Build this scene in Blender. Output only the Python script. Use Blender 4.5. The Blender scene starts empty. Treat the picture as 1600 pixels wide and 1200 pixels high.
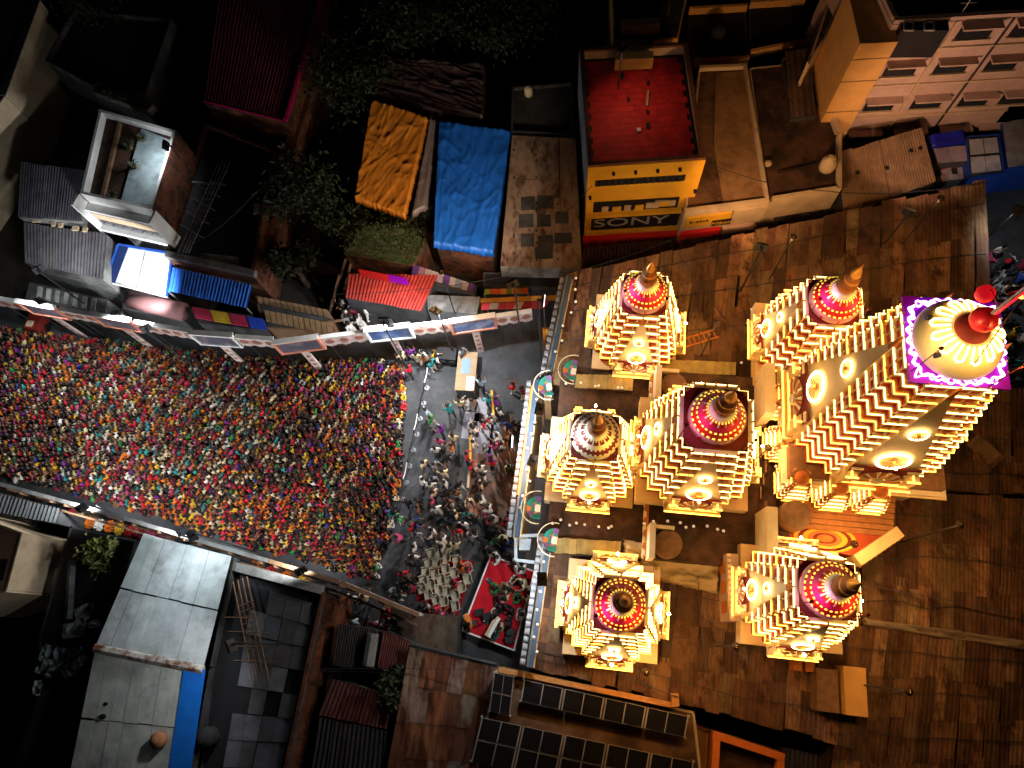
import bpy, bmesh, math, random
from mathutils import Vector, Matrix, Euler, noise
random.seed(7)
R = math.radians
scene = bpy.context.scene
col = scene.collection

# ------------------------------------------------------------------ camera (drone, about 20 degrees off straight down)
CAM_H = 40.0
FPX = 1130.0
down = Vector((875 - 800, -(1005 - 600), -FPX)).normalized()
U = -down
X = (Vector((1, 0, 0)) - U * U.x).normalized()
Y = U.cross(X)
cam_d = bpy.data.cameras.new('camera')
cam_d.sensor_width = 36
cam_d.lens = 36 * FPX / 1600
cam_d.clip_start = 0.5
cam_d.clip_end = 1500
cam = bpy.data.objects.new('camera', cam_d)
col.objects.link(cam)
rot = Matrix((X, Y, U))
cam.matrix_world = Matrix.Translation((0, 0, CAM_H)) @ rot.to_4x4()
scene.camera = cam

def W(px, py, z=0.0):
    """survey: a point of the photograph, at a height z, as a place on the site"""
    v = rot @ Vector((px - 800, -(py - 600), -FPX))
    t = (z - CAM_H) / v.z
    return Vector((v.x * t, v.y * t, z))

# ------------------------------------------------------------------ world, moonlight, exposure (night)
world = bpy.data.worlds.new('World')
scene.world = world
world.use_nodes = True
nt = world.node_tree
sky = nt.nodes.new('ShaderNodeTexSky')
sky.sky_type = 'NISHITA'
sky.sun_disc = False
sky.sun_elevation = R(28)
sky.sun_rotation = R(200)
nt.links.new(sky.outputs[0], nt.nodes['Background'].inputs[0])
nt.nodes['Background'].inputs[1].default_value = 0.0006
moon = bpy.data.lights.new('moon', 'SUN')
moon.energy = 0.012
moon.angle = R(0.5)
moon.color = (0.9, 0.95, 1.0)
mo = bpy.data.objects.new('moon', moon)
mo.rotation_euler = (R(62), 0, R(-20))
mo.location = (0, 0, 80)
col.objects.link(mo)
vs = scene.view_settings
vs.view_transform = 'Standard'
vs.look = 'None'
vs.exposure = 0.0
vs.gamma = 1.0
vs.use_curve_mapping = False
scene.cycles.use_denoising = True
scene.cycles.max_bounces = 5
scene.cycles.diffuse_bounces = 3
scene.cycles.sample_clamp_indirect = 4.0
scene.cycles.use_light_tree = True

# ------------------------------------------------------------------ materials
MATS = {}
def mat(name, c, rough=0.8, var=0.35, scale=1.5, bump=0.15, metal=0.0, src=None, c2=None, thr=None, spec=0.3, stretch=None):
    """noise-mottled surface. src: None fixed colour, 'obj' object colour, 'att' colour attribute; c2 = second colour in blotches"""
    if name in MATS: return MATS[name]
    m = bpy.data.materials.new(name); m.use_nodes = True
    n = m.node_tree; b = n.nodes['Principled BSDF']
    b.inputs['Roughness'].default_value = rough
    b.inputs['Metallic'].default_value = metal
    b.inputs['Specular IOR Level'].default_value = spec
    tc = n.nodes.new('ShaderNodeTexCoord')
    nz = n.nodes.new('ShaderNodeTexNoise'); nz.inputs['Scale'].default_value = scale
    nz.inputs['Detail'].default_value = 6; nz.inputs['Roughness'].default_value = 0.65
    vec = tc.outputs['Object']
    if stretch:
        mp = n.nodes.new('ShaderNodeMapping'); mp.inputs['Rotation'].default_value[2] = R(6); mp.inputs['Scale'].default_value = stretch
        n.links.new(vec, mp.inputs['Vector']); vec = mp.outputs[0]
    n.links.new(vec, nz.inputs['Vector'])
    if src == 'obj':
        oi = n.nodes.new('ShaderNodeObjectInfo'); base = oi.outputs['Color']
    elif src == 'att':
        at = n.nodes.new('ShaderNodeVertexColor'); at.layer_name = 'col'; base = at.outputs['Color']
    else:
        rgb = n.nodes.new('ShaderNodeRGB'); rgb.outputs[0].default_value = (*c, 1); base = rgb.outputs[0]
    if c2:
        rp = n.nodes.new('ShaderNodeValToRGB')
        t = thr or 0.52
        rp.color_ramp.elements[0].position = t - 0.07; rp.color_ramp.elements[1].position = t + 0.07
        n2 = n.nodes.new('ShaderNodeTexNoise'); n2.inputs['Scale'].default_value = scale * 0.45; n2.inputs['Detail'].default_value = 8
        n2.inputs['Roughness'].default_value = 0.7
        n.links.new(vec, n2.inputs['Vector']); n.links.new(n2.outputs[0], rp.inputs[0])
        mx2 = n.nodes.new('ShaderNodeMixRGB'); mx2.inputs[2].default_value = (*c2, 1)
        n.links.new(rp.outputs[0], mx2.inputs[0]); n.links.new(base, mx2.inputs[1]); base = mx2.outputs[0]
    mr = n.nodes.new('ShaderNodeMapRange')
    mr.inputs[1].default_value = 0.25; mr.inputs[2].default_value = 0.75
    mr.inputs[3].default_value = 1 - var; mr.inputs[4].default_value = 1 + var * 0.6
    n.links.new(nz.outputs[0], mr.inputs[0])
    mx = n.nodes.new('ShaderNodeMixRGB'); mx.blend_type = 'MULTIPLY'; mx.inputs[0].default_value = 1
    n.links.new(base, mx.inputs[1]); n.links.new(mr.outputs[0], mx.inputs[2])
    n.links.new(mx.outputs[0], b.inputs['Base Color'])
    if bump:
        bp = n.nodes.new('ShaderNodeBump'); bp.inputs['Strength'].default_value = bump
        nb = n.nodes.new('ShaderNodeTexNoise'); nb.inputs['Scale'].default_value = scale * 6; nb.inputs['Detail'].default_value = 4
        n.links.new(vec, nb.inputs['Vector'])
        n.links.new(nb.outputs[0], bp.inputs['Height']); n.links.new(bp.outputs[0], b.inputs['Normal'])
    MATS[name] = m
    return m

def emit(name, c, s):
    if name in MATS: return MATS[name]
    m = bpy.data.materials.new(name); m.use_nodes = True
    b = m.node_tree.nodes['Principled BSDF']
    b.inputs['Base Color'].default_value = (*c, 1)
    b.inputs['Emission Color'].default_value = (*c, 1)
    b.inputs['Emission Strength'].default_value = s
    MATS[name] = m
    return m

M_ASPH = mat('asphalt', (0.05, 0.052, 0.055), 0.75, 0.45, 0.8, 0.3, c2=(0.075, 0.075, 0.08))
M_DIRT = mat('dark_soil', (0.035, 0.028, 0.022), 0.95, 0.5, 1.2, 0.5)
M_CONC = mat('concrete', (0.22, 0.22, 0.21), 0.85, 0.45, 1.2, 0.2, c2=(0.1, 0.1, 0.1))
M_DCONC = mat('dark_concrete', (0.06, 0.06, 0.062), 0.9, 0.5, 1.0, 0.3, c2=(0.03, 0.03, 0.03))
M_CREAM = mat('cream_plaster', (0.55, 0.42, 0.27), 0.8, 0.25, 1.0, 0.1, c2=(0.42, 0.3, 0.2), thr=0.6)
M_PINKW = mat('pinkish_plaster', (0.52, 0.36, 0.3), 0.8, 0.25, 0.8, 0.1)
M_ORANGEW = mat('orange_plaster', (0.6, 0.33, 0.1), 0.8, 0.2, 1.0, 0.1)
M_YELLOW = mat('yellow_cladding', (0.75, 0.40, 0.03), 0.5, 0.15, 1.0, 0.05)
M_WHITE = mat('white_paint', (0.75, 0.75, 0.73), 0.6, 0.2, 1.5, 0.05)
M_PALEB = mat('pale_blue_paint', (0.42, 0.5, 0.55), 0.7, 0.3, 1.5, 0.1)
M_BLACK = mat('black_paint', (0.012, 0.012, 0.014), 0.6, 0.3, 2, 0.05)
M_DGREY = mat('dark_metal', (0.05, 0.05, 0.055), 0.5, 0.3, 2, 0.05, metal=0.4)
M_GREYM = mat('grey_metal', (0.3, 0.3, 0.32), 0.45, 0.3, 2, 0.05, metal=0.5)
M_GLASS = mat('dark_window', (0.02, 0.022, 0.025), 0.15, 0.2, 3, 0.0, spec=0.6)
M_REDSIGN = mat('red_sign', (0.6, 0.02, 0.02), 0.5, 0.1, 1, 0.02)
M_SHEET = mat('tinted_sheet', (1, 1, 1), 0.7, 0.45, 1.6, 0.25, src='obj', metal=0.0)
M_RUST = mat('rusty_sheet', (1, 1, 1), 0.85, 0.4, 1.4, 0.3, src='obj', c2=(0.09, 0.025, 0.01), thr=0.5, stretch=(2.0, .5, 1))
M_WEATH = mat('weathered_sheet', (1, 1, 1), 0.85, 0.5, 2.2, 0.35, src='obj', c2=(0.06, 0.024, 0.012), thr=0.57, stretch=(1.4, .7, 1))
M_REDTILE = mat('red_tile', (0.25, 0.02, 0.015), 0.6, 0.35, 2.5, 0.1, src=None)
M_BROWNROOF = mat('brown_screed', (0.17, 0.09, 0.045), 0.9, 0.5, 1.1, 0.4, c2=(0.07, 0.035, 0.02))
M_DBROWN = mat('dark_brown_screed', (0.09, 0.045, 0.028), 0.9, 0.55, 1.4, 0.4, c2=(0.03, 0.018, 0.012))
M_LATER = mat('laterite', (0.17, 0.06, 0.03), 0.95, 0.55, 2.5, 0.6, c2=(0.05, 0.025, 0.018))
M_TARP = mat('tarpaulin', (1, 1, 1), 0.4, 0.3, 1.1, 0.45, src='obj', spec=0.5)
M_WOOD = mat('old_wood', (0.2, 0.11, 0.06), 0.85, 0.4, 4, 0.3)
M_MOSS = mat('moss', (0.03, 0.045, 0.012), 1.0, 0.6, 3, 0.9, c2=(0.05, 0.04, 0.018))
M_CLOTH = mat('cloth_tint', (1, 1, 1), 0.9, 0.25, 9, 0.1, src='obj')
M_CROWD = mat('crowd_tint', (1, 1, 1), 0.85, 0.12, 9, 0.0, src='att')
M_SKIN = mat('skin', (0.2, 0.1, 0.06), 0.6, 0.15, 8, 0.0)
M_HAIR = mat('hair', (0.008, 0.007, 0.007), 0.5, 0.2, 20, 0.0)
M_TROUS = mat('dark_trousers', (0.03, 0.03, 0.045), 0.9, 0.3, 6, 0.1)
M_DHOTI = mat('white_cotton', (0.7, 0.68, 0.62), 0.9, 0.15, 6, 0.1)
M_LEAF = mat('leaf', (0.05, 0.075, 0.02), 0.6, 0.5, 3, 0.0, src='obj')
M_BARK = mat('bark', (0.08, 0.05, 0.03), 0.95, 0.4, 5, 0.5)
M_SOLAR = mat('solar_cell', (0.012, 0.011, 0.012), 0.25, 0.3, 2, 0.0, spec=0.5)
M_ALU = mat('aluminium_frame', (0.4, 0.38, 0.36), 0.5, 0.2, 2, 0.0, metal=0.3)
M_TCREAM = mat('temple_cream', (0.72, 0.54, 0.29), 0.7, 0.15, 1.5, 0.08)
M_TWHITE = mat('temple_white', (0.76, 0.65, 0.46), 0.7, 0.15, 1.5, 0.08)
M_TRED = mat('temple_maroon', (0.16, 0.012, 0.008), 0.7, 0.25, 3, 0.1)
M_TORANGE = mat('temple_ochre', (0.5, 0.16, 0.03), 0.7, 0.25, 3, 0.1)
M_TPINK = mat('temple_pink', (0.62, 0.3, 0.3), 0.55, 0.12, 3, 0.05)
M_TMAG = mat('temple_magenta', (0.62, 0.015, 0.1), 0.5, 0.15, 3, 0.05)
M_TSCAR = mat('temple_scarlet', (0.6, 0.012, 0.008), 0.5, 0.15, 3, 0.05)
M_GOLD = mat('gilt', (0.75, 0.33, 0.03), 0.35, 0.15, 3, 0.05, metal=0.4)
M_PURPLE = mat('purple_print_and_glow', (0.32, 0.0, 0.66), 0.6, 0.15, 3, 0.05)  # banner print, and stands in for purple light on the tower top
E_LED = emit('warm_led', (1.0, 0.46, 0.06), 5.6)
E_LEDW = emit('white_led', (1.0, 0.66, 0.22), 6.2)
E_YEL = emit('yellow_led', (1.0, 0.62, 0.08), 1.6)
E_PURP = emit('purple_led', (0.5, 0.02, 0.9), 1.1)
E_RED = emit('red_led', (1.0, 0.01, 0.02), 1.6)
E_ORG = emit('orange_led', (1.0, 0.2, 0.03), 1.8)
E_COOL = emit('cool_lamp', (0.9, 0.95, 1.0), 6.0)
E_BULB = emit('bulb_glow', (0.8, 0.72, 0.6), 0.25)
E_MED = emit('medallion_led', (1.0, 0.70, 0.30), 11.0)
E_PANELFILL = emit('panel_fill_glow', (1.0, 0.66, 0.25), 240.0)
M_RISER = mat('riser_red', (0.36, 0.02, 0.008), 0.7, 0.25, 3, 0.1)
E_PINKB = emit('backlit_pink', (0.9, 0.55, 0.5), 0.12)

# ------------------------------------------------------------------ mesh helpers
class MB:
    def __init__(s): s.v = []; s.f = []; s.m = []
    def add(s, vs, fs, mi=0, mtx=None):
        o = len(s.v)
        s.v += [tuple(mtx @ Vector(v)) if mtx else tuple(v) for v in vs]
        for f in fs: s.f.append([o + i for i in f]); s.m.append(mi)
        return s
    def box(s, c, d, mi=0, mtx=None, taper=1.0):
        x, y, z = c; a, b, h = d[0] / 2, d[1] / 2, d[2] / 2; t = taper
        vs = [(x-a, y-b, z-h), (x+a, y-b, z-h), (x+a, y+b, z-h), (x-a, y+b, z-h), (x-a*t, y-b*t, z+h), (x+a*t, y-b*t, z+h), (x+a*t, y+b*t, z+h), (x-a*t, y+b*t, z+h)]
        return s.add(vs, [(0,3,2,1), (4,5,6,7), (0,1,5,4), (1,2,6,5), (2,3,7,6), (3,0,4,7)], mi, mtx)
    def prism(s, poly, z0, z1, mi=0, top=True, bottom=True, mtx=None, mtop=None, poly1=None):
        n = len(poly); p1 = poly1 or poly
        ar = sum(poly[i][0]*poly[(i+1)%n][1] - poly[(i+1)%n][0]*poly[i][1] for i in range(n))
        if ar < 0: poly = poly[::-1]; p1 = p1[::-1]
        vs = [(p[0], p[1], z0) for p in poly] + [(p[0], p[1], z1) for p in p1]
        s.add(vs, [(i, (i+1)%n, n+(i+1)%n, n+i) for i in range(n)], mi, mtx)
        o = len(s.v) - 2*n
        if top: s.f.append([o+n+i for i in range(n)]); s.m.append(mi if mtop is None else mtop)
        if bottom: s.f.append([o+i for i in reversed(range(n))]); s.m.append(mi)
        return s
    def tube(s, p0, p1, r0, r1=None, n=6, mi=0, cap=True):
        p0, p1 = Vector(p0), Vector(p1); r1 = r0 if r1 is None else r1
        d = (p1 - p0).normalized(); a = d.orthogonal().normalized(); b = d.cross(a)
        vs = [p + (a*math.cos(2*math.pi*i/n) + b*math.sin(2*math.pi*i/n))*r for p, r in ((p0, r0), (p1, r1)) for i in range(n)]
        fs = [(i, (i+1)%n, n+(i+1)%n, n+i) for i in range(n)]
        if cap: fs += [tuple(reversed(range(n))), tuple(range(n, 2*n))]
        return s.add(vs, fs, mi)
    def path(s, pts, r, n=5, mi=0):
        for a, b in zip(pts[:-1], pts[1:]): s.tube(a, b, r, r, n, mi)
        return s
    def lathe(s, prof, n=24, mi=0, mtx=None, mfun=None, sx=1.0, sy=1.0, caps=True):
        """prof = [(radius, z), ...]; mfun(ring, seg) -> material slot"""
        o = len(s.v)
        for r, z in prof:
            for i in range(n):
                v = Vector((r*sx*math.cos(2*math.pi*i/n), r*sy*math.sin(2*math.pi*i/n), z))
                s.v.append(tuple(mtx @ v if mtx else v))
        for k in range(len(prof)-1):
            for i in range(n):
                s.f.append([o+k*n+i, o+k*n+(i+1)%n, o+(k+1)*n+(i+1)%n, o+(k+1)*n+i])
                s.m.append(mfun(k, i) if mfun else mi)
        if not caps: return s
        s.f.append([o+i for i in reversed(range(n))]); s.m.append(mfun(0, 0) if mfun else mi)
        s.f.append([o+(len(prof)-1)*n+i for i in range(n)]); s.m.append(mfun(len(prof)-2, 0) if mfun else mi)
        return s
    def mesh(s, name, mats, smooth=False):
        me = bpy.data.meshes.new(name)
        me.from_pydata(s.v, [], s.f)
        for m in (mats if isinstance(mats, (list, tuple)) else [mats]): me.materials.append(m)
        me.polygons.foreach_set('material_index', s.m)
        if smooth: me.polygons.foreach_set('use_smooth', [True]*len(s.f))
        me.update()
        return me

def put(name, me, parent=None, color=None, mtx=None, world_space=True):
    """link a mesh; under a parent whose mesh was made in site coordinates the parent's place is undone"""
    o = bpy.data.objects.new(name, me); col.objects.link(o)
    if color: o.color = (*color, 1)
    if parent is not None:
        o.parent = parent
        if world_space: o.matrix_parent_inverse = PW[parent.name].inverted()
    if mtx is not None: o.matrix_basis = mtx
    PW[o.name] = (PW[parent.name] if parent is not None and not world_space else Matrix.Identity(4)) @ (mtx or Matrix.Identity(4))
    return o
PW = {}
def thing(name, label, cat, loc=(0, 0, 0), rz=0.0, group=None):
    o = bpy.data.objects.new(name, None); col.objects.link(o)
    o.empty_display_size = 0.3
    o.location = loc; o.rotation_euler = (0, 0, rz)
    PW[o.name] = Matrix.Translation(loc) @ Matrix.Rotation(rz, 4, 'Z')
    return tag(o, label, cat, group)
def tag(o, label, cat=None, group=None, kind=None):
    o['label'] = label
    if cat: o['category'] = cat
    if group: o['group'] = group
    if kind: o['kind'] = kind
    return o
def jit(c, a=0.2):
    k = 1 + random.uniform(-a, a); return tuple(max(0.0, min(1, x*k*(1+random.uniform(-a, a)*0.3))) for x in c)
def pxpoly(pts, z): return [W(x, y, z) for x, y in pts]
def cen(pts): return sum((Vector(p) for p in pts), Vector((0,0,0))) / len(pts)

def sheets(root, A, B, C, D, cols, rows, colors, m=None, ridges=4, amp=0.03, name='roof_sheet', jitter=0.02, overlap=0.06, skip=0.0, vary=0.2, rot=0.0):
    """a roof laid with separate corrugated sheets between the corners A B C D (A-B the upper edge)"""
    m = m or M_SHEET
    def bl(u, v): return (A*(1-u) + B*u)*(1-v) + (D*(1-u) + C*u)*v
    nrm = (B-A).cross(D-A).normalized()
    if nrm.z < 0: nrm = -nrm
    for r in range(rows):
        for c in range(cols):
            if random.random() < skip: continue
            u0, u1 = c/cols, (c+1)/cols; v0, v1 = r/rows, (r+1)/rows
            du, dv = (u1-u0), (v1-v0)
            u1 += du*overlap*0.4; v1 = min(1, v1 + dv*overlap)
            ju = random.uniform(-1, 1)*jitter*du*2; jv = random.uniform(-1, 1)*jitter*dv
            lift = 0.012*((r + c) % 2) + 0.02*r/rows*0 + random.uniform(0, jitter*0.6)
            k = ridges*4 if ridges else 1
            vs = []
            ra = random.uniform(-rot, rot)
            for i in range(k+1):
                u = u0 + (u1-u0)*i/k + ju
                h = amp*math.sin(2*math.pi*i/4) if ridges else 0
                for j in (0, 1):
                    v = (v0 if j == 0 else v1) + jv
                    p = bl(u + ra*(v-v0), v) + nrm*(h + lift + (0.02 if j == 0 else 0.045)*(1 if rows > 1 else 0))
                    vs.append(p)
            mb = MB().add(vs, [(2*i, 2*i+1, 2*i+3, 2*i+2) for i in range(k)])
            # give it thickness
            n0 = len(mb.v); mb.v += [tuple(Vector(q) - nrm*0.012) for q in vs]
            for i in range(k): mb.f.append([n0+2*i, n0+2*i+2, n0+2*i+3, n0+2*i+1]); mb.m.append(0)
            mb.f.append([0, n0, n0+1, 1]); mb.f.append([2*k, 2*k+1, n0+2*k+1, n0+2*k]); mb.m += [0, 0]
            mb.f.append([j for i in range(k+1) for j in (2*i,)] + [n0+2*i for i in reversed(range(k+1))]); mb.m.append(0)
            mb.f.append([2*i+1 for i in reversed(range(k+1))] + [n0+2*i+1 for i in range(k+1)]); mb.m.append(0)
            put(name, mb.mesh(name, m), root, jit(random.choice(colors), vary))

def walls(root, pts, z, base=0.0, m=None, name='wall', top=None, topname='roof'):
    """one wall per side of a roof outline at height z, and a roof slab"""
    m = m or M_CONC; n = len(pts); c = cen(pts)
    for i in range(n):
        a, b = pts[i], pts[(i+1) % n]
        e = (b-a); L = e.length
        if L < 0.3: continue
        e.normalize(); nr = Vector((-e.y, e.x, 0))
        if nr.dot(c-a) < 0: nr = -nr
        q = [a + e*0.101*(i % 2), b - e*0.101*(i % 2), b - e*0.101*(i % 2) + nr*0.1, a + e*0.101*(i % 2) + nr*0.1]
        put(name, MB().prism([(p.x, p.y) for p in q], base, z).mesh(name, m), root)
    if top:
        q = [p + (c-p).normalized()*0.13 for p in pts]
        put(topname, MB().prism([(p.x, p.y) for p in q], z-0.2, z-0.02).mesh(topname, top), root)

def parapet(root, pts, z, h=0.6, t=0.2, m=None, name='parapet', closed=True, skip=()):
    n = len(pts); c = cen(pts)
    for i in range(n if closed else n-1):
        if i in skip: continue
        a, b = pts[i].copy(), pts[(i+1) % n].copy(); e = (b-a).normalized(); nr = Vector((-e.y, e.x, 0))
        if nr.dot(c-a) < 0: nr = -nr
        k = t*1.01*(i % 2)
        q = [a + e*k, b - e*k, b - e*k + nr*t, a + e*k + nr*t]
        put(name, MB().prism([(p.x, p.y) for p in q], z+0.003, z+h).mesh(name, m or M_CONC), root)

class Face:
    """a facade between two ground points; boxes given by distance along it, height and depth outward"""
    def __init__(s, a, b, inside):
        s.a = Vector((a.x, a.y, 0)); e = Vector((b.x-a.x, b.y-a.y, 0)); s.L = e.length; s.e = e.normalized()
        s.n = Vector((s.e.y, -s.e.x, 0))
        if s.n.dot(Vector((inside.x, inside.y, 0)) - s.a) > 0: s.n = -s.n
    def pt(s, u, z, d): return s.a + s.e*u + s.n*d + Vector((0, 0, z))
    def box(s, mb, u0, u1, z0, z1, d0, d1, mi=0):
        vs = [s.pt(u, z, d) for z in (z0, z1) for u, d in ((u0, d0), (u1, d0), (u1, d1), (u0, d1))]
        mb.add(vs, [(0,1,2,3), (7,6,5,4), (4,5,1,0), (5,6,2,1), (6,7,3,2), (7,4,0,3)], mi)
        return mb
    def put(s, name, root, m, u0, u1, z0, z1, d0, d1, color=None):
        return put(name, s.box(MB(), u0, u1, z0, z1, d0, d1).mesh(name, m), root, color)
    def text(s, name, root, body, m, u, z, size, d, ext=0.01, sx=1.0):
        cu = bpy.data.curves.new(name, 'FONT'); cu.body = body; cu.size = size; cu.extrude = ext; cu.align_x = 'CENTER'; cu.align_y = 'CENTER'
        t = bpy.data.objects.new('tmp', cu); col.objects.link(t)
        bpy.context.view_layer.update()
        me = bpy.data.meshes.new_from_object(t.evaluated_get(bpy.context.evaluated_depsgraph_get()))
        bpy.data.objects.remove(t)
        right = s.e if s.e.cross(Vector((0,0,1))).dot(s.n) > 0 else -s.e
        M = Matrix((right*sx, Vector((0,0,1)), s.n)).transposed().to_4x4(); M.translation = s.pt(u, z, d)
        me.transform(M); me.materials.clear(); me.materials.append(m)
        return put(name, me, root)

def tarp(name, label, corners, z0, color, nx=54, ny=72, amp=0.06, fold_dir=(1.0, 0.5), freq=5.0, seed=0, cat='tarpaulin', sag=0.15, sides=0.5, fine=0.02):
    """a cloth laid over a roof, with folds, hems hanging over the edges"""
    rnd = random.Random(seed)
    A, B, C, D = [W(x, y, z) for (x, y), z in zip(corners, z0)]
    ph = [(rnd.uniform(0, 6), rnd.uniform(0.6, 1.6), rnd.uniform(-0.35, 0.35)) for _ in range(6)]
    vs = []; fs = []
    for j in range(ny+1):
        for i in range(nx+1):
            u, v = i/nx, j/ny
            p = (A*(1-u) + B*u)*(1-v) + (D*(1-u) + C*u)*v
            h = 0
            a = ph[0][0]
            for k_, (a_, f, w) in enumerate(ph):
                s_ = (u*fold_dir[0] + v*fold_dir[1])*freq*.45*f; t_ = (v*fold_dir[0] - u*fold_dir[1])*freq*.13
                wv = noise.noise(Vector((u*2.2, v*2.2, a_)))
                h += (1-min(1, abs(noise.noise(Vector((s_+1.3*wv, t_+.8*wv+a_, k_*3.7))))*3.0))**5
            h = h*amp - sag*math.sin(math.pi*u)*math.sin(math.pi*v)
            ed = min(u, 1-u, v, 1-v)
            if ed == 0:
                h = -sides + 0.18*rnd.random()
                p = p + (cen((A, B, C, D)) - p).normalized()*(-0.03 + rnd.uniform(-.05, .05)); p.z = p.z
            h += fine*1.6*((1-min(1, abs(noise.noise(Vector((u*9, v*11, a))))*2.5))**3 + .35*noise.noise(Vector((u*18, v*24, a+5))))*(ed > 0)
            vs.append(p + Vector((0, 0, h)))
    for j in range(ny):
        for i in range(nx):
            a = j*(nx+1)+i; fs.append((a, a+1, a+nx+2, a+nx+1))
    o = put(name, MB().add(vs, fs).mesh(name, M_TARP, True), None, color)
    if o.data.polygons[0].normal.z < 0: o.data.flip_normals()
    md = o.modifiers.new('thick', 'SOLIDIFY'); md.thickness = 0.01
    return tag(o, label, cat)
# ================================================================== THE SETTING
def structure(name, me, label):
    o = put(name, me); o['kind'] = 'structure'; o['label'] = label; return o
structure('ground', MB().prism([(-400, -400), (400, -400), (400, 400), (-400, 400)], -0.3, 0.0).mesh('ground', M_DIRT), 'dark bare soil between the buildings')
road_px = [(-60, 455), (200, 492), (470, 520), (870, 478), (870, 420), (905, 420), (860, 1060), (700, 1040), (520, 940), (300, 855), (-60, 760)]
structure('road', MB().prism([(p.x, p.y) for p in pxpoly(road_px, 0)], 0.002, 0.02).mesh('road', M_ASPH), 'dark grey asphalt street in front of the temple')
structure('side_street', MB().prism([(p.x, p.y) for p in pxpoly([(1535, 300), (1700, 240), (1760, 700), (1500, 700)], 0)], 0.002, 0.021).mesh('side_street', M_ASPH), 'dark asphalt lane behind the tall temple tower')
M_LIGHTPOOL = mat('court_light_pool', (0.36, 0.16, 0.095), 0.7, 0.35, 0.9, 0.2, c2=(0.12, 0.085, 0.07))  # warm light pool put into the ground colour
structure('court_light_pool', MB().prism([(p.x, p.y) for p in pxpoly([(742, 690), (800, 660), (815, 800), (800, 835), (726, 800)], 0)], 0.0, 0.026).mesh('court_light_pool', M_LIGHTPOOL), 'street ground before the temple gate, tinted as a warm light pool')

# ================================================================== BUILDINGS, north side
def P3(pts, z): return pxpoly(pts, z)

# --- tall cream wall house at the far end of the street
pts = P3([(-120, 330), (8, 150), (62, 0), (-40, -60), (-200, 100)], 5.0)
r = thing('house', 'house with a long blank cream side wall and tiled coping', 'house', cen(pts) - Vector((0, 0, 5)))
walls(r, pts, 5.0, m=M_CREAM, top=M_DCONC)
a, b = W(8, 150, 5.0), W(62, 0, 5.0)
for k in range(26):
    p = a.lerp(b, (k+.5)/26)
    d = (b-a).normalized()
    put('coping_tile', MB().box((0, 0, 0), (d.length*(b-a).length/26*0.86, 0.5, 0.09), 0, Matrix.Translation(p + Vector((-0.2, 0, 0.05))) @ Matrix.Rotation(math.atan2(d.y, d.x), 4, 'Z')).mesh('coping_tile', M_DCONC), r)
a, b = W(-120, 330, 5.0), W(8, 150, 5.0)

# --- dark flat roofed house behind it
pts = P3([(120, 20), (272, 35), (232, 155), (150, 140), (75, 100)], 4.2)
r = thing('house', 'black flat roofed house behind the white terrace house', 'house', cen(pts) - Vector((0, 0, 4.2)))
walls(r, pts, 4.2, m=M_DCONC, top=M_BLACK); parapet(r, pts, 4.2, 0.35, 0.12, M_DCONC)
a, b = W(150, 138, 4.5), W(235, 168, 4.5)
pl = MB()
for k in range(500):
    p = a.lerp(b, random.random()) + Vector((random.gauss(0, .12), random.gauss(0, .18), random.uniform(0, .3)))
    s = random.uniform(.05, .12); q = Euler((random.uniform(-1, 1), random.uniform(-1, 1), random.uniform(0, 6))).to_matrix().to_4x4(); q.translation = p
    pl.add([(-s, -s*.4, 0), (s, -s*.4, 0), (s, s*.4, 0), (-s, s*.4, 0)], [(0, 1, 2, 3)], 0, q)
t = thing('planter', 'long roof planter of weeds behind the white terrace house', 'planter', (*((a+b)/2).to_2d(), 4.2))
d = (b-a); put('trough', MB().box((0, 0, 0), (d.length, .6, .5), 0, Matrix.Translation((a+b)/2 + Vector((0, 0, -.25))) @ Matrix.Rotation(math.atan2(d.y, d.x), 4, 'Z')).mesh('trough', M_CONC), t)
o = put('foliage', pl.mesh('foliage', M_LEAF), t, (0.05, 0.08, 0.02)); o['kind'] = 'stuff'

# --- grey corrugated shed roofs
for lab, cs, z, co, rws in (('dark grey corrugated upper shed roof beside the white terrace house', [(33, 252), (137, 268), (126, 345), (28, 338)], 4.1, (0.10, 0.10, 0.115), 1),
                       ('dark grey corrugated lower shed roof with cream patches along its top', [(36, 348), (166, 366), (160, 436), (38, 410)], 3.6, (0.13, 0.125, 0.135), 1)):
    pts = P3(cs, z)
    r = thing('shed', lab, 'shed', cen(pts) - Vector((0, 0, z)))
    walls(r, pts, z-.08, m=M_CONC, top=M_DCONC)
    sheets(r, *pts, 5, rws, [co], ridges=5, amp=0.02, vary=.12)
for k, (x, y) in enumerate([(57, 344), (84, 350), (95, 352), (118, 357), (133, 359)]):
    p = W(x, y, 3.75)
    put('wall_patch', MB().box(tuple(p), (random.uniform(.2, .6), .28, .12)).mesh('wall_patch', M_CREAM), r)

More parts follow.
